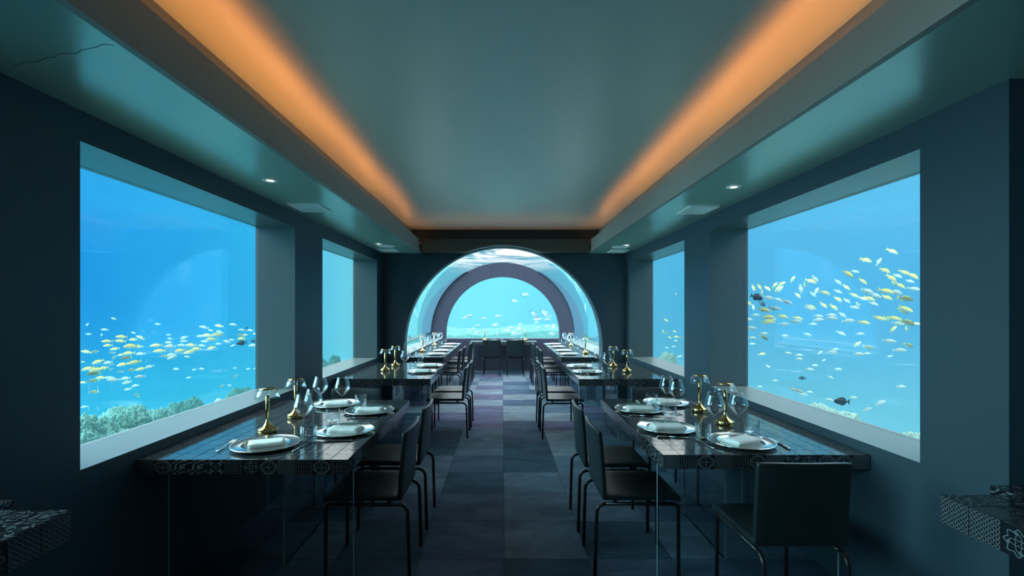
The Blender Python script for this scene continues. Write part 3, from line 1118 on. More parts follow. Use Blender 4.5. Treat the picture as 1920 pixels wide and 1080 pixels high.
def knife_mesh():
    mb = MB()
    mb.tube([(0, -0.11, 0.005), (0, -0.105, 0.005), (0, -0.06, 0.0055), (0, -0.005, 0.0045)], [0.003, 0.0062, 0.0055, 0.004], 10)
    out = [(-0.003, -0.005), (0.003, -0.005), (0.0095, 0.02), (0.010, 0.07), (0.006, 0.10), (0.0, 0.115), (-0.004, 0.10), (-0.004, 0.02)]
    vs = [(x, y, 0.0035) for x, y in out] + [(x, y, 0.0055) for x, y in out]
    n = len(out)
    fs = [tuple(reversed(range(n))), tuple(range(n, 2 * n))] + [(i, (i + 1) % n, n + (i + 1) % n, n + i) for i in range(n)]
    mb.add(vs, fs)
    return mb.mesh('knife', ['steel'], weld=False)
KNIFE = knife_mesh()

BOWL = MB().lathe([(0.004, 0.108), (0.012, 0.113), (0.030, 0.130), (0.049, 0.150), (0.0555, 0.165), (0.053, 0.182), (0.046, 0.205), (0.0395, 0.226), (0.0365, 0.244), (0.0355, 0.2445),
                   (0.0385, 0.226), (0.0448, 0.205), (0.0518, 0.182), (0.0540, 0.165), (0.0475, 0.151), (0.028, 0.132), (0.008, 0.117)], 40).mesh('bowl', ['crystal'])
STEM = MB().lathe([(0.0055, 0.004), (0.0036, 0.02), (0.0032, 0.06), (0.0034, 0.095), (0.0048, 0.112)], 14).mesh('stem', ['crystal'])
FOOT = MB().lathe([(0.0055, 0.0045), (0.020, 0.0028), (0.038, 0.0016), (0.0395, 0.0008), (0.038, 0.0), (0.001, 0.0)], 36).mesh('foot', ['crystal'])


def wine_proto():
    t = empty('wine_glass', (0, 0, 0))
    link('bowl', BOWL, None, t); link('stem', STEM, None, t); link('foot', FOOT, None, t)
    return t


def cut(i, j):
    return 1.0 if (j < 3 or j > 8) else (1.025 if i % 2 else 0.975)
TUMB = MB().lathe([(0.001, 0.0), (0.034, 0.0), (0.0375, 0.003), (0.038, 0.006), (0.039, 0.025), (0.040, 0.045), (0.041, 0.066), (0.0415, 0.074), (0.042, 0.080), (0.0425, 0.096), (0.0412, 0.0965), (0.040, 0.075), (0.037, 0.022), (0.001, 0.018)], 40, rmod=cut, smooth=False).mesh('tumbler', ['cut_glass'])


def lamp_proto():
    t = empty('table_lamp', (0, 0, 0))
    link('base', MB().lathe([(0.001, 0.0), (0.052, 0.0), (0.055, 0.003), (0.055, 0.024), (0.053, 0.028), (0.034, 0.035), (0.018, 0.050), (0.011, 0.066), (0.0085, 0.078)], 44).mesh('base'), 'brass', t)
    link('stem', MB().lathe([(0.0085, 0.077), (0.0098, 0.10), (0.0112, 0.17), (0.0116, 0.215), (0.009, 0.217)], 24).mesh('stem'), 'brass', t)
    link('socket', MB().lathe([(0.0085, 0.215), (0.011, 0.228), (0.014, 0.248), (0.012, 0.254), (0.001, 0.254)], 20).mesh('socket'), 'crystal', t)
    link('shade', MB().lathe([(0.068, 0.200), (0.0705, 0.201), (0.052, 0.258), (0.049, 0.258)], 40).mesh('shade_outer'), 'shade_acrylic', t)
    link('cap', MB().lathe([(0.001, 0.256), (0.047, 0.256), (0.049, 0.259), (0.047, 0.263), (0.001, 0.264)], 36).mesh('cap'), 'brass', t)
    return t


WINE = LAMP = None


def wine(x, y, label, z=ZT):
    global WINE
    g = 'large stemmed wine glasses'
    if WINE is None:
        WINE = tag(wine_proto(), label, 'wine glass', g); WINE.location = (x, y, z)
    else:
        dup_tree(WINE, (x, y, z), random.random() * 3, label, g)


def lamp(x, y, label, z=ZT):
    global LAMP
    g = 'brass table lamps with clear shades'
    if LAMP is None:
        LAMP = tag(lamp_proto(), label, 'lamp', g); LAMP.location = (x, y, z)
    else:
        dup_tree(LAMP, (x, y, z), random.random() * 3, label, g)


def tumbler(x, y, label):
    tag(link('tumbler', TUMB, None, None, (x, y, ZT), (0, 0, random.random())), label, 'tumbler', 'cut glass tumblers')


def setting(x, y, face, where, cutlery=True, nap=True):
    """face: direction the guest looks ('l' -x, 'r' +x, 'f' +y, 'n' -y)"""
    rz = {'f': 0.0, 'l': PI / 2, 'n': PI, 'r': -PI / 2}[face]
    c_, s_ = math.cos(rz), math.sin(rz)
    def P(a, b): return (x + a * c_ - b * s_, y + a * s_ + b * c_)
    tag(link('charger_plate', PLATE, None, None, (x, y, ZT), (0, 0, rz)), 'polished silver charger plate ' + where, 'plate', 'silver charger plates')
    j = random.uniform(-0.18, 0.18)
    nz_ = {'l': 0.0, 'r': 0.0, 'f': 0.45, 'n': 0.25}[face]
    tag(link('folded_napkin', NAPKIN, None, None, (x + 0.005, y, ZT + 0.0065), (0, 0, nz_ + j * 0.6)), 'folded off-white napkin on the plate ' + where, 'napkin', 'folded napkins')
    if cutlery:
        a = P(-0.205, -0.01)
        tag(link('fork', FORK, None, None, (a[0], a[1], ZT), (0, 0, rz + 0.10)), 'steel fork beside the plate ' + where, 'fork', 'steel forks')
        a = P(0.20, -0.01)
        tag(link('knife', KNIFE, None, None, (a[0], a[1], ZT), (0, 0, rz - 0.06)), 'steel knife beside the plate ' + where, 'knife', 'steel knives')


FLt, FRt, SLt, SRt = 'front left table', 'front right table', 'second left table', 'second right table'
setting(-1.255, 2.52, 'f', 'at the near end of the ' + FLt)
setting(-0.935, 2.81, 'l', 'at the nearer aisle seat of the ' + FLt)
setting(-0.945, 3.37, 'l', 'at the farther aisle seat of the ' + FLt)
setting(-1.257, 3.60, 'n', 'at the far end of the ' + FLt)
setting(1.29, 2.57, 'f', 'at the near end of the ' + FRt)
setting(0.995, 2.88, 'r', 'at the nearer aisle seat of the ' + FRt)
setting(0.985, 3.42, 'r', 'at the farther aisle seat of the ' + FRt)
setting(1.26, 3.66, 'n', 'at the far end of the ' + FRt)
setting(-0.935, 5.54, 'l', 'at the nearer seat of the ' + SLt)
setting(-0.935, 6.12, 'l', 'at the farther seat of the ' + SLt)
setting(0.985, 5.50, 'r', 'at the nearer seat of the ' + SRt)
setting(0.985, 6.05, 'r', 'at the farther seat of the ' + SRt)
for nm, x, f in (('left', -1.08, 'l'), ('right', 1.085, 'r')):
    for y, w in ((7.75, 'first'), (8.42, 'second'), (9.30, 'third'), (10.05, 'fourth')):
        setting(x, y, f, 'at the %s seat from the arch, %s vault row' % (w, nm), cutlery=False)
setting(-0.22, 11.10, 'f', 'at the left seat of the crosswise end table', cutlery=False)
setting(0.28, 11.10, 'f', 'at the right seat of the crosswise end table', cutlery=False)

# wine glasses
wine(-1.138, 2.716, 'large clear wine glass at the %s, nearest the camera' % FLt)
wine(-1.155, 2.90, 'large clear wine glass at the %s, second from the camera' % FLt)
wine(-1.143, 3.39, 'large clear wine glass at the %s, beside the far aisle plate' % FLt)
wine(-1.320, 3.44, 'large clear wine glass at the %s, behind the farther lamp' % FLt)
wine(1.23, 2.756, 'large clear wine glass at the %s, left of the nearer lamp' % FRt)
wine(1.378, 2.776, 'large clear wine glass at the %s, right of the nearer lamp' % FRt)
wine(1.205, 3.286, 'large clear wine glass at the %s, just left of the farther lamp' % FRt)
wine(1.200, 3.46, 'large clear wine glass at the %s, farthest from the camera' % FRt)
wine(-1.157, 5.64, 'large clear wine glass at the %s, nearer the camera' % SLt)
wine(-1.165, 6.18, 'large clear wine glass at the %s, nearer the arch' % SLt)
wine(1.185, 5.37, 'large clear wine glass at the %s, nearer the camera' % SRt)
wine(1.190, 5.95, 'large clear wine glass at the %s, nearer the arch' % SRt)
for nm, s in (('left', -1), ('right', 1)):
    for y, dx, w in ((7.76, 0.0, 'first'), (8.58, 0.02, 'second'), (9.12, -0.02, 'third'), (9.42, 0.03, 'fourth'), (9.88, 0.0, 'fifth'), (10.16, 0.02, 'sixth')):
        wine(s * (1.30 + dx), y, 'large clear wine glass, %s from the arch in the %s row under the vault' % (w, nm))
wine(-0.12, 11.38, 'large clear wine glass on the crosswise end table, the left one')
wine(0.345, 11.38, 'large clear wine glass on the crosswise end table, the right one')

# tumblers
tumbler(-1.05, 2.573, 'cut glass tumbler at the %s, nearest the camera' % FLt)
tumbler(-1.075, 3.01, 'cut glass tumbler at the %s, second from the camera' % FLt)
tumbler(-1.050, 3.52, 'cut glass tumbler at the %s, nearest its far end' % FLt)
tumbler(1.115, 2.637, 'cut glass tumbler at the %s, nearest the camera between two plates' % FRt)
tumbler(1.427, 2.72, 'cut glass tumbler at the %s, to the right behind the near plate' % FRt)
tumbler(1.115, 3.16, 'cut glass tumbler at the %s, between the two aisle plates' % FRt)
tumbler(1.115, 3.545, 'cut glass tumbler at the %s, nearest its far end' % FRt)
tumbler(-1.09, 5.78, 'cut glass tumbler at the %s, nearer the camera' % SLt)
tumbler(-1.09, 6.34, 'cut glass tumbler at the %s, nearer the arch' % SLt)
tumbler(1.135, 5.22, 'cut glass tumbler at the %s, nearer the camera' % SRt)
tumbler(1.135, 5.80, 'cut glass tumbler at the %s, nearer the arch' % SRt)
for nm, s in (('left', -1), ('right', 1)):
    for y, w in ((8.08, 'first'), (8.68, 'second'), (9.60, 'third'), (10.30, 'fourth')):
        tumbler(s * 1.255, y, 'cut glass tumbler, %s from the arch in the %s row under the vault' % (w, nm))
tumbler(-0.02, 11.36, 'cut glass tumbler on the crosswise end table, the left one')
tumbler(0.43, 11.36, 'cut glass tumbler on the crosswise end table, the right one')

# lamps
lamp(-1.385, 2.80, 'brass lamp with clear shade on the %s, nearer the camera' % FLt)
lamp(-1.389, 3.19, 'brass lamp with clear shade on the %s, nearer the arch' % FLt)
lamp(1.404, 2.99, 'brass lamp with clear shade on the %s, nearer the camera' % FRt)
lamp(1.402, 3.373, 'brass lamp with clear shade on the %s, nearer the arch' % FRt)
lamp(-1.39, 5.63, 'brass lamp with clear shade on the %s, nearer the camera' % SLt)
lamp(-1.384, 6.13, 'brass lamp with clear shade on the %s, nearer the arch' % SLt)
lamp(1.456, 5.54, 'brass lamp with clear shade on the %s, nearer the camera' % SRt)
lamp(1.42, 6.07, 'brass lamp with clear shade on the %s, nearer the arch' % SRt)
lamp(-1.385, 8.24, 'brass lamp in the left row under the vault, nearer the arch')
lamp(-1.385, 9.72, 'brass lamp in the left row under the vault, nearer the end window')
lamp(1.384, 7.91, 'brass lamp in the right row under the vault, nearer the arch')
lamp(1.384, 9.58, 'brass lamp in the right row under the vault, nearer the end window')
lamp(-0.42, 11.34, 'brass lamp on the left half of the crosswise end table')
lamp(0.55, 11.34, 'brass lamp on the right half of the crosswise end table')

# ================================================================ THE REEF OUTSIDE
def coral_mat(name, c0, c1):
    m = bpy.data.materials.new(name)
    m.use_nodes = True
    nt = m.node_tree; E.nt = nt
    p = nt.nodes['Principled BSDF']
    p.inputs['Roughness'].default_value = 0.9
    p.inputs['Specular IOR Level'].default_value = 0.1
    g = nt.nodes.new('ShaderNodeTexCoord')
    n = noise_tex(E(g.outputs['Object']), 26.0, 4.0, 0.65)
    E.put(p.inputs['Base Color'], n.smooth(0.35, 0.68).mix((*c0, 1), (*c1, 1)))
    MATS[name] = m
    return m


coral_mat('coral_branching', (0.02, 0.14, 0.125), (0.28, 0.58, 0.50))
coral_mat('coral_pale', (0.18, 0.34, 0.30), (0.38, 0.55, 0.47))
coral_mat('coral_dark', (0.012, 0.085, 0.075), (0.11, 0.34, 0.28))
coral_mat('reef_rock', (0.06, 0.17, 0.15), (0.18, 0.40, 0.34))


def coral_head(seed, sub=6, knob=17.0, amp=0.20, low=0.14):
    bm = bmesh.new()
    bmesh.ops.create_icosphere(bm, subdivisions=sub, radius=1.0)
    off = Vector((seed * 3.7, seed * 1.3, seed * 5.1))
    for v in bm.verts:
        d = v.co.normalized()
        k = noise.voronoi(d * knob * 0.5 + off)[0]
        a = 1.0 + low * noise.noise(d * 1.8 + off) * 2
        a += amp * (0.55 - min(k[0], 0.9)) + amp * 0.4 * noise.noise(d * knob + off)
        v.co = d * a
        if v.co.z < -0.35:
            v.co.z = -0.35 + (v.co.z + 0.35) * 0.3
    for f in bm.faces:
        f.smooth = True
    me = bpy.data.meshes.new('coral_head')
    bm.to_mesh(me); bm.free()
    return me


def at(px, py, Y):
    return Vector(((px - VX) * Y / F, Y, EYE - (py - VY) * Y / F))


HEADS = {'branching': [coral_head(1), coral_head(2), coral_head(3)], 'smooth': [coral_head(4, 5, 6.0, 0.02, 0.06)]}
for h in HEADS['branching']:
    h.materials.append(MATS['coral_branching'])
HEADS['smooth'][0].materials.append(MATS['coral_pale'])
HEADS['dark'] = []
for h in HEADS['branching'][:2]:
    q = h.copy(); q.materials.clear(); q.materials.append(MATS['coral_dark']); HEADS['dark'].append(q)
HEADS['pale'] = []
for h in HEADS['branching'][:2]:
    q = h.copy(); q.materials.clear(); q.materials.append(MATS['coral_pale']); HEADS['pale'].append(q)


def coral(kind, i, x, y, ztop, r, h, label, rz=0.0, group=None, cat='coral'):
    me = HEADS[kind][i % len(HEADS[kind])]
    o = link('coral_head', me, None, None, (x, y, ztop - h), (0, 0, rz))
    o.scale = (r, r, h * 0.9)
    tag(o, label, cat, group)
    return o


LWc = 'outside the left front window'
coral('branching', 0, -3.62, 4.05, 0.60, 0.30, 0.42, 'knobbly turquoise coral head at the left edge ' + LWc, 0.3)
coral('branching', 1, -3.30, 4.15, 0.45, 0.26, 0.36, 'low crusty coral head in front of the leftmost head ' + LWc, 1.2)
coral('branching', 2, -3.66, 4.66, 0.56, 0.27, 0.40, 'bushy coral head second from the left ' + LWc, 2.0)
coral('branching', 0, -3.36, 4.72, 0.42, 0.22, 0.34, 'small crusty coral mound below the bushy heads ' + LWc, 0.7)
coral('branching', 1, -3.70, 5.12, 0.44, 0.20, 0.30, 'small light coral between the two bushy heads ' + LWc, 2.6)
coral('dark', 0, -3.92, 5.90, 0.40, 0.30, 0.46, 'broad dark green coral head in the middle ' + LWc, 0.9)
coral('branching', 2, -3.66, 5.55, 0.32, 0.18, 0.26, 'pale fringe of coral before the dark green head ' + LWc, 3.0)
coral('smooth', 0, -4.00, 6.72, 0.24, 0.145, 0.30, 'smooth pale dome coral beside the dark green heads ' + LWc, 0.0)
coral('dark', 1, -4.06, 7.40, 0.30, 0.30, 0.46, 'dark green coral head at the right end of the row ' + LWc, 0.4)
coral('dark', 0, -3.95, 8.02, 0.26, 0.24, 0.40, 'dark green coral head next to the window jamb ' + LWc, 2.4)
RWc = 'outside the right front window'
coral('pale', 0, 3.62, 4.12, 0.42, 0.36, 0.34, 'pale rounded coral mound at the lower right corner ' + RWc, 0.4)
coral('pale', 1, 3.55, 4.75, 0.34, 0.24, 0.28, 'pale sandy coral mound beside the corner mound ' + RWc, 1.4)
coral('pale', 0, 3.85, 5.75, 0.34, 0.36, 0.30, 'low pale coral patch by the sill middle ' + RWc, 2.2)
coral('pale', 1, 3.20, 9.20, 0.70, 0.165, 0.40, 'pale round coral head outside the second right window', 0.2)
coral('pale', 0, 3.75, 9.15, 0.42, 0.18, 0.40, 'small pale coral lump outside the second right window, beside the round head', 1.2)
coral('dark', 1, -3.60, 10.2, 0.53, 0.13, 0.30, 'faint grey coral lump outside the second left window, near its far jamb', 1.2)
coral('dark', 0, -3.95, 10.4, 0.42, 0.14, 0.30, 'faint grey coral lump outside the second left window, the lower one', 0.2)


# rocky reef ledges that carry the corals
def reef(x0, x1, y0, y1, zf, seed, name, label):
    nx, ny = 40, 70
    vs = []; fs = []
    for j in range(ny + 1):
        for i in range(nx + 1):
            x = x0 + (x1 - x0) * i / nx; y = y0 + (y1 - y0) * j / ny
            z = zf(x, y) + 0.10 * noise.noise(Vector((x * 2.2, y * 2.2, seed))) + 0.05 * noise.noise(Vector((x * 7, y * 7, seed)))
            vs.append((x, y, z))
    for j in range(ny):
        for i in range(nx):
            a = j * (nx + 1) + i
            fs.append((a, a + 1, a + nx + 2, a + nx + 1))
    b = len(vs)
    ring = [i for i in range(nx + 1)] + [(j + 1) * (nx + 1) - 1 for j in range(1, ny + 1)] + [ny * (nx + 1) + i for i in range(nx - 1, -1, -1)] + [j * (nx + 1) for j in range(ny - 1, 0, -1)]
    vs += [(vs[i][0], vs[i][1], -2.5) for i in ring]
    for k in range(len(ring)):
        k2 = (k + 1) % len(ring)
        fs.append((ring[k], b + k, b + k2, ring[k2]))
    fs.append(tuple(b + k for k in reversed(range(len(ring)))))
    o = link(name, MB().add(vs, fs, 0, True).mesh('reef'), 'reef_rock')
    structure(o, label)
    return o


reef(-5.2, -2.30, 2.0, 11.5, lambda x, y: 0.16 - 0.02 * (y - 3) - max(0, -x - 4.2) * 0.7, 1.0, 'floor_reef_left', 'rocky reef ledge outside the left windows')
reef(2.36, 5.2, 2.0, 11.0, lambda x, y: 0.10 - max(0, x - 4.2) * 0.7, 2.0, 'floor_reef_right', 'sandy reef ledge outside the right windows')
reef(-4.4, 4.4, 17.5, 24.0, lambda x, y: 0.62 + 0.10 * math.sin(x * 1.1) - 0.6 * max(0, abs(x) - 3), 3.0, 'floor_reef_far', 'hazy greenish reef beyond the end window')

# ================================================================ FISH
def fish_mat(name, back, belly, fin_tint=None, rough=0.4):
    m = bpy.data.materials.new(name)
    m.use_nodes = True
    nt = m.node_tree; E.nt = nt
    p = nt.nodes['Principled BSDF']
    p.inputs['Roughness'].default_value = rough
    g = nt.nodes.new('ShaderNodeTexCoord')
    x, y, z = xyz(g.outputs['Object'])
    f = z.smooth(-0.10, 0.10)
    col = f.mix((*belly, 1), (*back, 1))
    st = ((z * 70.0).sin() > 0.55) * (z > -0.03)
    col = (st * 0.35).mix(col, (*(0.6 * a for a in back), 1))
    E.put(p.inputs['Base Color'], col)
    MATS[name] = m
    return m


fish_mat('fish_yellow', (0.80, 0.77, 0.22), (0.95, 0.95, 0.82))
fish_mat('fish_hazed', (0.52, 0.70, 0.66), (0.85, 0.90, 0.82))  # paler copy of the yellow fish, water haze put into its colour
fish_mat('fish_shaded', (0.14, 0.20, 0.12), (0.36, 0.46, 0.36))  # darker copy of the yellow fish, shade put into the body colour
fish_mat('fish_black', (0.015, 0.025, 0.035), (0.03, 0.05, 0.06))
fish_mat('fish_trevally', (0.40, 0.58, 0.62), (0.80, 0.86, 0.84), rough=0.3)
mat('fin_yellow', (0.80, 0.74, 0.12), 0.5)
mat('fin_pale', (0.60, 0.78, 0.70), 0.5)
mat('fin_dark', (0.02, 0.03, 0.04), 0.5)
mat('fin_blue', (0.12, 0.26, 0.40), 0.5)


def fish_mesh(prof, thick, tail, dorsal, anal, mats, bend=0.0):
    """unit length 1 along +x (head at +.5), one continuous body"""
    mb = MB()
    vs = []; fs = []
    n = 10
    for (x, h, cz) in prof:
        for i in range(n):
            a = 2 * PI * i / n
            vs.append((x, thick * h * math.cos(a), cz + h * 0.5 * math.sin(a) * 1.0))
    for k in range(len(prof) - 1):
        for i in range(n):
            a = k * n + i; b = k * n + (i + 1) % n
            fs.append((a, b, b + n, a + n))
    fs.append(tuple(reversed(range(n))))
    fs.append(tuple(range((len(prof) - 1) * n, len(prof) * n)))
    mb.add(vs, fs, 0, True)
    def fin(pts, th):
        m = len(pts)
        q = [(x, -th, z) for x, z in pts] + [(x, th, z) for x, z in pts]
        f = [tuple(reversed(range(m))), tuple(range(m, 2 * m))] + [(i, (i + 1) % m, m + (i + 1) % m, m + i) for i in range(m)]
        mb.add(q, f, 1)
    fin(tail, 0.008); fin(dorsal, 0.006); fin(anal, 0.006)
    # pectoral fins
    for s in (-1, 1):
        mb.add([(0.20, s * thick * 0.13, -0.03), (0.08, s * (thick * 0.13 + 0.05), -0.07), (0.07, s * (thick * 0.13 + 0.03), -0.02)], [(0, 1, 2), (2, 1, 0)], 1)
    if bend:
        mb.v = [(x, y + bend * (x - 0.3) ** 2 * (1 if x < 0.3 else 0), z) for x, y, z in mb.v]
    return mb.mesh('fish', mats, weld=False, fix=False)


SNAP_P = [(0.5, 0.02, -0.01), (0.45, 0.10, 0.0), (0.36, 0.20, 0.01), (0.22, 0.285, 0.012), (0.06, 0.31, 0.01), (-0.10, 0.27, 0.008), (-0.22, 0.18, 0.005), (-0.31, 0.095, 0.0), (-0.36, 0.075, 0.0)]
SNAP_T = [(-0.34, 0.035), (-0.44, 0.10), (-0.52, 0.17), (-0.45, 0.0), (-0.52, -0.17), (-0.44, -0.10), (-0.34, -0.035)]
SNAP_D = [(0.24, 0.13), (0.20, 0.20), (0.02, 0.215), (-0.14, 0.185), (-0.25, 0.10), (-0.2, 0.08), (0.0, 0.14)]
SNAP_A = [(-0.05, -0.13), (-0.10, -0.19), (-0.20, -0.155), (-0.25, -0.08), (-0.15, -0.08)]
SURG_P = [(0.5, 0.03, -0.02), (0.46, 0.16, -0.01), (0.38, 0.32, 0.0), (0.24, 0.44, 0.0), (0.06, 0.48, 0.0), (-0.10, 0.43, 0.0), (-0.22, 0.30, 0.0), (-0.31, 0.12, 0.0), (-0.36, 0.08, 0.0)]
SURG_T = [(-0.34, 0.03), (-0.42, 0.13), (-0.53, 0.22), (-0.46, 0.0), (-0.53, -0.22), (-0.42, -0.13), (-0.34, -0.03)]
SURG_D = [(0.26, 0.19), (0.18, 0.27), (0.0, 0.31), (-0.18, 0.27), (-0.28, 0.12), (-0.2, 0.12), (0.0, 0.2)]
SURG_A = [(0.14, -0.2), (0.05, -0.29), (-0.15, -0.27), (-0.28, -0.12), (-0.2, -0.12), (0.0, -0.2)]
TREV_P = [(0.5, 0.03, -0.03), (0.46, 0.15, -0.015), (0.37, 0.30, 0.0), (0.22, 0.40, 0.0), (0.06, 0.41, -0.003), (-0.10, 0.33, -0.003), (-0.22, 0.20, 0.0), (-0.31, 0.08, 0.0), (-0.37, 0.035, 0.0)]
TREV_T = [(-0.35, 0.018), (-0.42, 0.10), (-0.56, 0.24), (-0.43, 0.0), (-0.56, -0.24), (-0.42, -0.10), (-0.35, -0.018)]
TREV_D = [(0.12, 0.18), (0.02, 0.31), (-0.03, 0.21), (-0.28, 0.09), (-0.2, 0.08), (0.0, 0.17)]
TREV_A = [(0.06, -0.18), (-0.03, -0.30), (-0.07, -0.2), (-0.28, -0.09), (-0.2, -0.08), (0.0, -0.17)]
FM = {
    's': [fish_mesh(SNAP_P, 0.26, SNAP_T, SNAP_D, SNAP_A, ['fish_yellow', 'fin_yellow'], b) for b in (0.0, 0.25, -0.25)],
    'p': [fish_mesh(SNAP_P, 0.26, SNAP_T, SNAP_D, SNAP_A, ['fish_hazed', 'fin_pale'], b) for b in (0.0, 0.3, -0.3)],
    'o': [fish_mesh(SNAP_P, 0.26, SNAP_T, SNAP_D, SNAP_A, ['fish_shaded', 'fin_yellow'], b) for b in (0.0, 0.2)],
    'd': [fish_mesh(SURG_P, 0.20, SURG_T, SURG_D, SURG_A, ['fish_black', 'fin_dark'])],
    't': [fish_mesh(TREV_P, 0.22, TREV_T, TREV_D, TREV_A, ['fish_trevally', 'fin_blue'])],
}
FNAME = {'s': 'snapper', 'p': 'hazed_fish', 'o': 'shaded_fish', 'd': 'black_fish', 't': 'trevally'}
frnd = random.Random(21)


def fish(px, py, lpx, ang, kind, head, label, group, size=None, near=4.2, far=10.5):
    """a fish of real size at its own distance; ang: degrees the head dips below level; head -1 left, +1 right"""
    size = size or {'s': 0.135, 'p': 0.12, 'o': 0.135, 'd': 0.14, 't': 0.40}[kind] * frnd.uniform(0.9, 1.12)
    rx = (px - VX) / F
    Y = size * F / lpx
    Y = min(max(Y, near), far)
    size = lpx * Y / F
    P = at(px, py, Y)
    view = Vector((P.x, P.y, 0)).normalized()
    side = Vector((view.y, -view.x, 0))      # to the right of the view
    size *= view.y                            # oblique view stretches sideways lengths
    yaw = frnd.uniform(-0.35, 0.35)
    fwd = side * head
    fwd = Matrix.Rotation(yaw, 3, 'Z') @ fwd
    a = math.radians(ang)
    fwd = (fwd * math.cos(a) + Vector((0, 0, -math.sin(a)))).normalized()
    up = (Vector((0, 0, 1)) - fwd * fwd.z)
    if up.length < 0.15:
        up = side - fwd * side.dot(fwd)
    up.normalize()
    y_ = up.cross(fwd)
    M = Matrix((fwd, y_, up)).transposed().to_4x4()
    me = frnd.choice(FM[kind])
    o = link(FNAME[kind], me)
    o.matrix_world = Matrix.Translation(P) @ M
    o.scale = (size, size * frnd.uniform(0.9, 1.1), size * frnd.uniform(0.92, 1.1))
    tag(o, label, 'fish', group)
    return o


KIND_TXT = {'s': 'yellow-finned silvery striped fish', 'p': 'pale hazy fish', 'o': 'shaded olive-grey fish', 'd': 'small black fish'}
LEFT = """283 68 45 -20 s;92 110 36 60 p;215 147 60 0 p;102 180 52 0 p;195 185 30 80 p;340 200 95 -5 s;235 232 90 0 s;330 230 85 -5 s;240 262 75 5 s;425 220 70 0 s;475 205 70 -30 s;425 170 42 -20 p;
85 308 85 -10 s;148 308 58 10 o;290 287 75 10 s;270 315 52 5 o;405 268 115 3 s;460 270 70 0 s;285 350 50 55 o;390 318 95 5 s;370 352 90 8 o;335 330 60 10 s;
170 380 100 20 s;262 397 42 0 o;240 385 70 12 p;60 380 34 0 s;95 430 100 14 s;160 437 118 5 s;210 425 80 5 s;135 465 110 5 o;190 495 85 0 s;135 517 85 0 o;60 530 60 0 s;262 437 42 45 o;330 452 55 -4 o;345 400 90 14 s;430 385 108 14 s;412 440 66 0 o;480 432 80 12 s;540 415 70 12 p;140 598 80 5 o;448 620 56 -40 o;
475 322 70 0 p;520 372 28 80 o;590 262 98 3 s;612 302 92 3 s;690 268 90 3 p;680 240 60 0 p;690 213 42 -15 p;650 340 60 0 o;700 330 70 0 p;705 348 85 26 p;790 205 60 20 p;775 260 70 0 p;840 260 80 -3 s;760 300 80 12 s;830 310 90 10 s;880 288 80 4 s;920 262 52 -8 p;790 230 60 0 p;990 280 70 14 s;935 130 74 -14 p;1045 120 70 -8 s;910 195 60 0 p;960 190 80 0 s;1030 185 88 0 s;990 218 84 0 s;1050 165 60 -20 p;1100 233 55 -20 p;985 152 40 -8 p;940 232 60 0 p;1145 110 58 -5 p;1210 150 58 -10 p;1270 152 50 -10 p;1200 190 58 -20 o;1235 185 40 0 s;1205 213 60 0 s;1305 178 40 0 p;1145 262 45 20 p;1290 262 70 5 p;1325 285 42 0 p;1135 222 45 0 p;1040 250 40 0 p;
280 510 96 0 p;250 495 70 5 p;370 500 80 8 p;380 530 80 10 p;475 487 88 0 p;385 578 60 14 p;440 552 65 14 p;735 432 50 0 p;865 437 36 15 p;918 430 42 -10 p;825 494 42 15 p;812 343 46 -10 p;1165 484 42 40 o;1065 558 42 40 o;1120 550 32 0 p;1160 425 30 0 p;1255 432 36 10 p;1305 430 30 0 p;70 705 58 8 p;600 107 46 -5 p;678 185 36 0 p"""
for rec in LEFT.replace('\n', '').split(';'):
    a = rec.split()
    x, y, l, an = (float(q) for q in a[:4])
    k = a[4]
    low = k == 'p' and y > 400
    lab = {'s': KIND_TXT['s'] + ' in the school outside the left front window', 'o': KIND_TXT['o'] + ' among the school outside the left front window',
           'p': ('faint pale fish below the school' if low else 'pale hazy fish among the yellow ones in the school') + ' outside the left front window'}[k]
    grp = lab
    if low:
        lab = 'faint pale fish %s below the school outside the left front window' % ('at the left' if x < 330 else 'left of centre' if x < 650 else 'in the middle' if x < 1000 else 'near the far jamb')
    else:
        lab = KIND_TXT[k] + ', %s %s of the school outside the left front window' % ('upper' if y < 300 - x * 0.08 else 'lower', 'left end' if x < 230 else 'left half' if x < 560 else 'middle' if x < 880 else 'right end')
    fish(140 + x / 3.858, 580 + y / 3.858, l / 3.858, an, k, -1, lab, grp)
for x, y, l, an, lab in ((1208, 243, 76, 5, 'largest of the black fish right of the school outside the left front window'), (1293, 230, 46, -10, 'black oval fish nearest the far jamb outside the left front window'),
                         (1247, 137, 34, -50, 'small black fish pointing upward above the others outside the left front window'), (1330, 193, 30, 0, 'tiny black fish half behind the far jamb of the left front window')):
    fish(140 + x / 3.858, 580 + y / 3.858, l / 3.858, an, 'd', -1, lab, 'black fish outside the left front window')

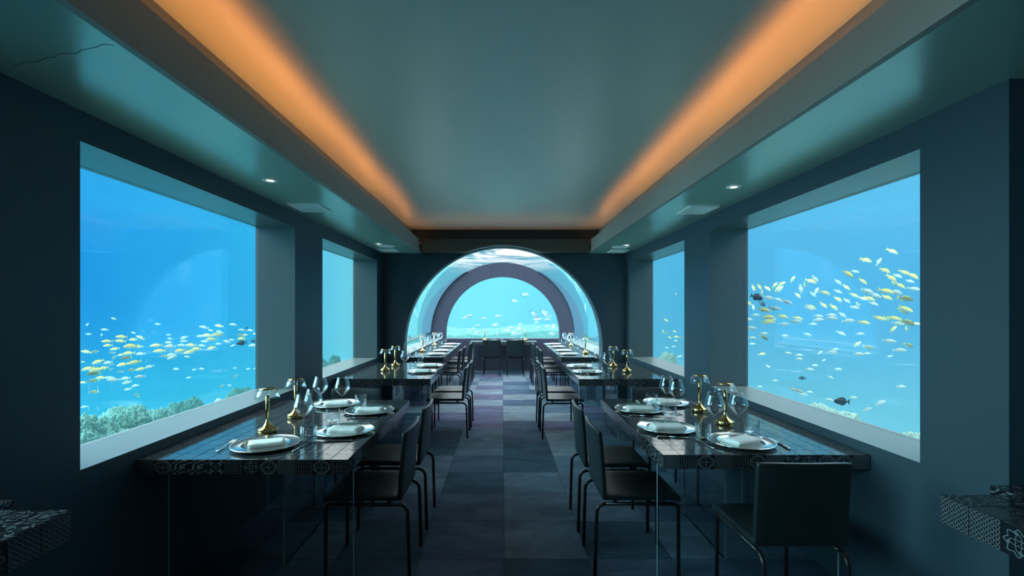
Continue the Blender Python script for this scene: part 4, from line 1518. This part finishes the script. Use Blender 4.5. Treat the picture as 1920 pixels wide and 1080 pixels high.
RIGHT = """720 77 64 35 s;597 118 64 25 s;658 125 50 -60 p;515 180 64 40 s;525 187 50 45 o;550 170 40 20 p;583 215 58 40 s;685 165 60 30 s;715 200 68 45 s;775 175 68 30 s;815 190 68 40 s;745 190 50 30 p;757 235 60 40 s;725 222 45 70 o;800 215 50 20 p;820 250 70 15 p;780 295 84 15 o;690 260 80 20 s;735 265 70 20 p;695 290 60 30 s;640 280 70 30 p;605 260 70 25 p;615 295 60 30 s;590 295 50 20 s;635 318 50 25 p;545 280 54 30 s;508 243 50 45 s;470 218 45 45 p;470 262 45 30 p;470 298 50 40 s;410 268 54 25 s;512 305 40 40 p;545 335 50 15 p;565 325 40 60 o;450 335 54 45 s;403 325 50 45 s;490 370 50 40 p;440 370 50 5 p;440 385 60 0 p;516 397 64 -5 p;590 405 60 15 s;345 333 54 30 s;335 340 50 30 p;345 215 58 25 s;365 205 50 60 p;372 258 40 -65 p;355 275 40 45 p;318 235 40 75 o;262 205 42 -60 s;298 250 54 85 p;285 280 40 50 s;775 340 70 30 s;790 345 60 30 s;770 352 60 40 o;660 385 60 25 s;695 388 42 40 o;730 385 70 15 s;790 405 84 25 o;830 410 46 10 s;745 410 60 10 p;725 435 50 -50 s;785 435 36 85 o;485 455 50 30 p;570 457 48 0 p;560 505 45 -45 s;610 522 54 20 o;705 490 68 5 p;795 510 54 30 o;755 532 64 0 p;565 550 56 0 p;605 547 32 0 p;710 560 26 -20 p;445 540 46 0 p;388 543 32 -40 p;460 527 30 0 p;240 545 36 10 p;290 555 40 0 p;290 572 40 10 p;405 578 22 -30 p;365 602 30 0 p;340 620 42 10 p;470 620 40 0 p;435 657 36 30 p;760 700 48 0 p;665 775 58 -30 p;605 805 48 -30 p;430 760 40 10 p;540 750 40 5 p;
45 225 40 -50 o;108 240 40 60 s;80 245 40 70 s;118 270 40 -75 p;145 248 40 40 s;180 232 40 -50 s;210 228 45 -30 s;190 250 40 -50 s;205 250 40 -50 s;35 300 45 60 o;58 315 40 40 s;80 335 30 80 p;130 347 60 15 s;150 290 50 20 p;195 300 50 25 p;235 310 60 30 p;180 340 60 10 p;90 370 40 0 p;150 380 60 5 s;150 402 68 0 s;215 378 58 15 s;160 390 50 0 p;220 412 55 0 p;275 400 60 5 p;285 385 50 15 s;60 390 40 10 p;355 412 40 0 p;380 375 50 10 p;380 392 50 -5 p;70 430 50 0 p;35 430 32 0 p;130 455 40 0 p;128 473 50 32 o;75 475 40 0 p;75 503 30 0 p;120 550 36 -10 s;330 460 40 20 p;225 465 30 0 p;148 607 26 30 p;180 672 30 0 p;110 700 26 0 p;265 715 50 20 p;310 735 42 10 p;340 725 36 5 p;290 720 50 20 p"""
for rec in RIGHT.replace('\n', '').split(';'):
    a = rec.split()
    x, y, l, an = (float(q) for q in a[:4])
    k = a[4]
    low = k == 'p' and y > 440
    lab = {'s': KIND_TXT['s'] + ' in the school outside the right front window', 'o': KIND_TXT['o'] + ' among the school outside the right front window',
           'p': ('faint pale fish below the school' if low else 'pale hazy fish among the yellow ones in the school') + ' outside the right front window'}[k]
    grp = lab
    if low:
        lab = 'faint pale fish %s %s the school outside the right front window' % ('at the left,' if x < 210 else 'left of centre,' if x < 420 else 'right of centre,' if x < 620 else 'at the right,', 'just below' if y < 560 else 'far below')
    else:
        lab = KIND_TXT[k] + ', %s %s of the school outside the right front window' % ('upper' if y < 300 else 'lower', 'left end' if x < 170 else 'left half' if x < 400 else 'middle' if x < 600 else 'right end')
    fish(1380 + x / 2.4556, 440 + y / 2.4556, l / 2.4556, an, k, 1, lab, grp)
for x, y, l, an, h, lab in ((95, 288, 60, 20, 1, 'black fish near the far jamb outside the right front window, the upper one'), (120, 318, 38, 40, 1, 'black fish near the far jamb outside the right front window, the lower one'),
                            (305, 660, 36, 0, -1, 'small dark fish below the school outside the right front window'), (487, 768, 78, 0, -1, 'big dark oval fish alone low down outside the right front window')):
    o = fish(1380 + x / 2.4556, 440 + y / 2.4556, l / 2.4556, an, 'd', h, lab, 'dark fish outside the right front window')

W2R = """453 432 26 85 o;383 620 40 40 s;360 700 32 80 s;390 715 32 10 o;410 745 30 40 s;445 702 30 30 s;455 740 40 10 s;487 744 36 0 o;452 768 32 10 p;437 810 32 -10 p;388 818 26 0 p;478 883 48 -20 p"""
for rec in W2R.split(';'):
    a = rec.split()
    x, y, l, an = (float(q) for q in a[:4])
    lab = KIND_TXT[a[4]] + ' outside the second right window'
    fish(1150 + x / 3.86, 440 + y / 3.86, l / 3.86, an, a[4], 1, lab, 'fish outside the second right window, ' + FNAME[a[4]])
for x, y, l, an, lab in ((705, 355, 84, 0, 'large silvery fish with forked tail at the end window, uppermost of four'), (607, 412, 72, 12, 'large silvery fish with forked tail at the end window, left of the upper pair'),
                         (792, 535, 100, 40, 'large silvery fish with forked tail at the end window, left of the lower pair'), (890, 522, 100, 32, 'large silvery fish with forked tail at the end window, right of the lower pair')):
    fish(840 + x / 4.91, 480 + y / 4.91, l / 4.91, an, 't', 1, lab, 'large silvery fish at the end window', size=0.30, near=13.2, far=16.5)
for i in range(36):
    px = frnd.uniform(868, 1042); py = 592 + 36 * frnd.random() ** 0.8
    fish(px, py, frnd.uniform(8, 15), frnd.uniform(-10, 15), 'p', frnd.choice([1, 1, -1]), 'small faint pale fish drifting %s, %s behind the end window' % ('left' if px < 925 else 'in the middle' if px < 985 else 'right', 'higher' if py < 608 else 'just above the reef'), 'small pale fish behind the end window', size=frnd.uniform(0.17, 0.23), near=13.5, far=17.2)
fish(700 + 365 / 3.856, 440 + 670 / 3.856, 7, 65, 'd', 1, 'tiny black fish outside the vault on the left, the upper one', 'black fish outside the vault', near=13.5, far=15)
fish(700 + 265 / 3.856, 440 + 750 / 3.856, 11, 75, 'd', 1, 'small black fish outside the vault on the left, the lower one', 'black fish outside the vault', near=13.5, far=15)

# ================================================================ SEA WATER HAZE
wm = bpy.data.materials.new('sea_water')
wm.use_nodes = True
nt = wm.node_tree
nt.nodes.clear()
sc_ = nt.nodes.new('ShaderNodeVolumeScatter')
sc_.inputs['Color'].default_value = (0.026, 0.26, 0.46, 1)
sc_.inputs['Density'].default_value = 0.040
o_ = nt.nodes.new('ShaderNodeOutputMaterial')
nt.links.new(sc_.outputs[0], o_.inputs['Volume'])
MATS['sea_water'] = wm
for nm, b in (('left', (-9.0, XL - REV - 0.06, -2.0, 13.0, -2.4, 4.0)), ('right', (XR + REV + 0.06, 9.0, 1.8, 13.0, -2.4, 4.0)), ('end', (-8.0, 8.0, TUN + 0.25, 25.0, -2.4, 4.0))):
    if nm != 'end':
        b = (b[0], b[1], b[2], TUN + 0.24, b[4], b[5])
    w_ = link('sea_water', MB().box(*b).mesh('sea_water'), 'sea_water')
    w_['kind'] = 'stuff'
    tag(w_, 'clear blue sea water outside the %s windows' % nm if nm != 'end' else 'clear cyan sea water beyond the end window', 'water')
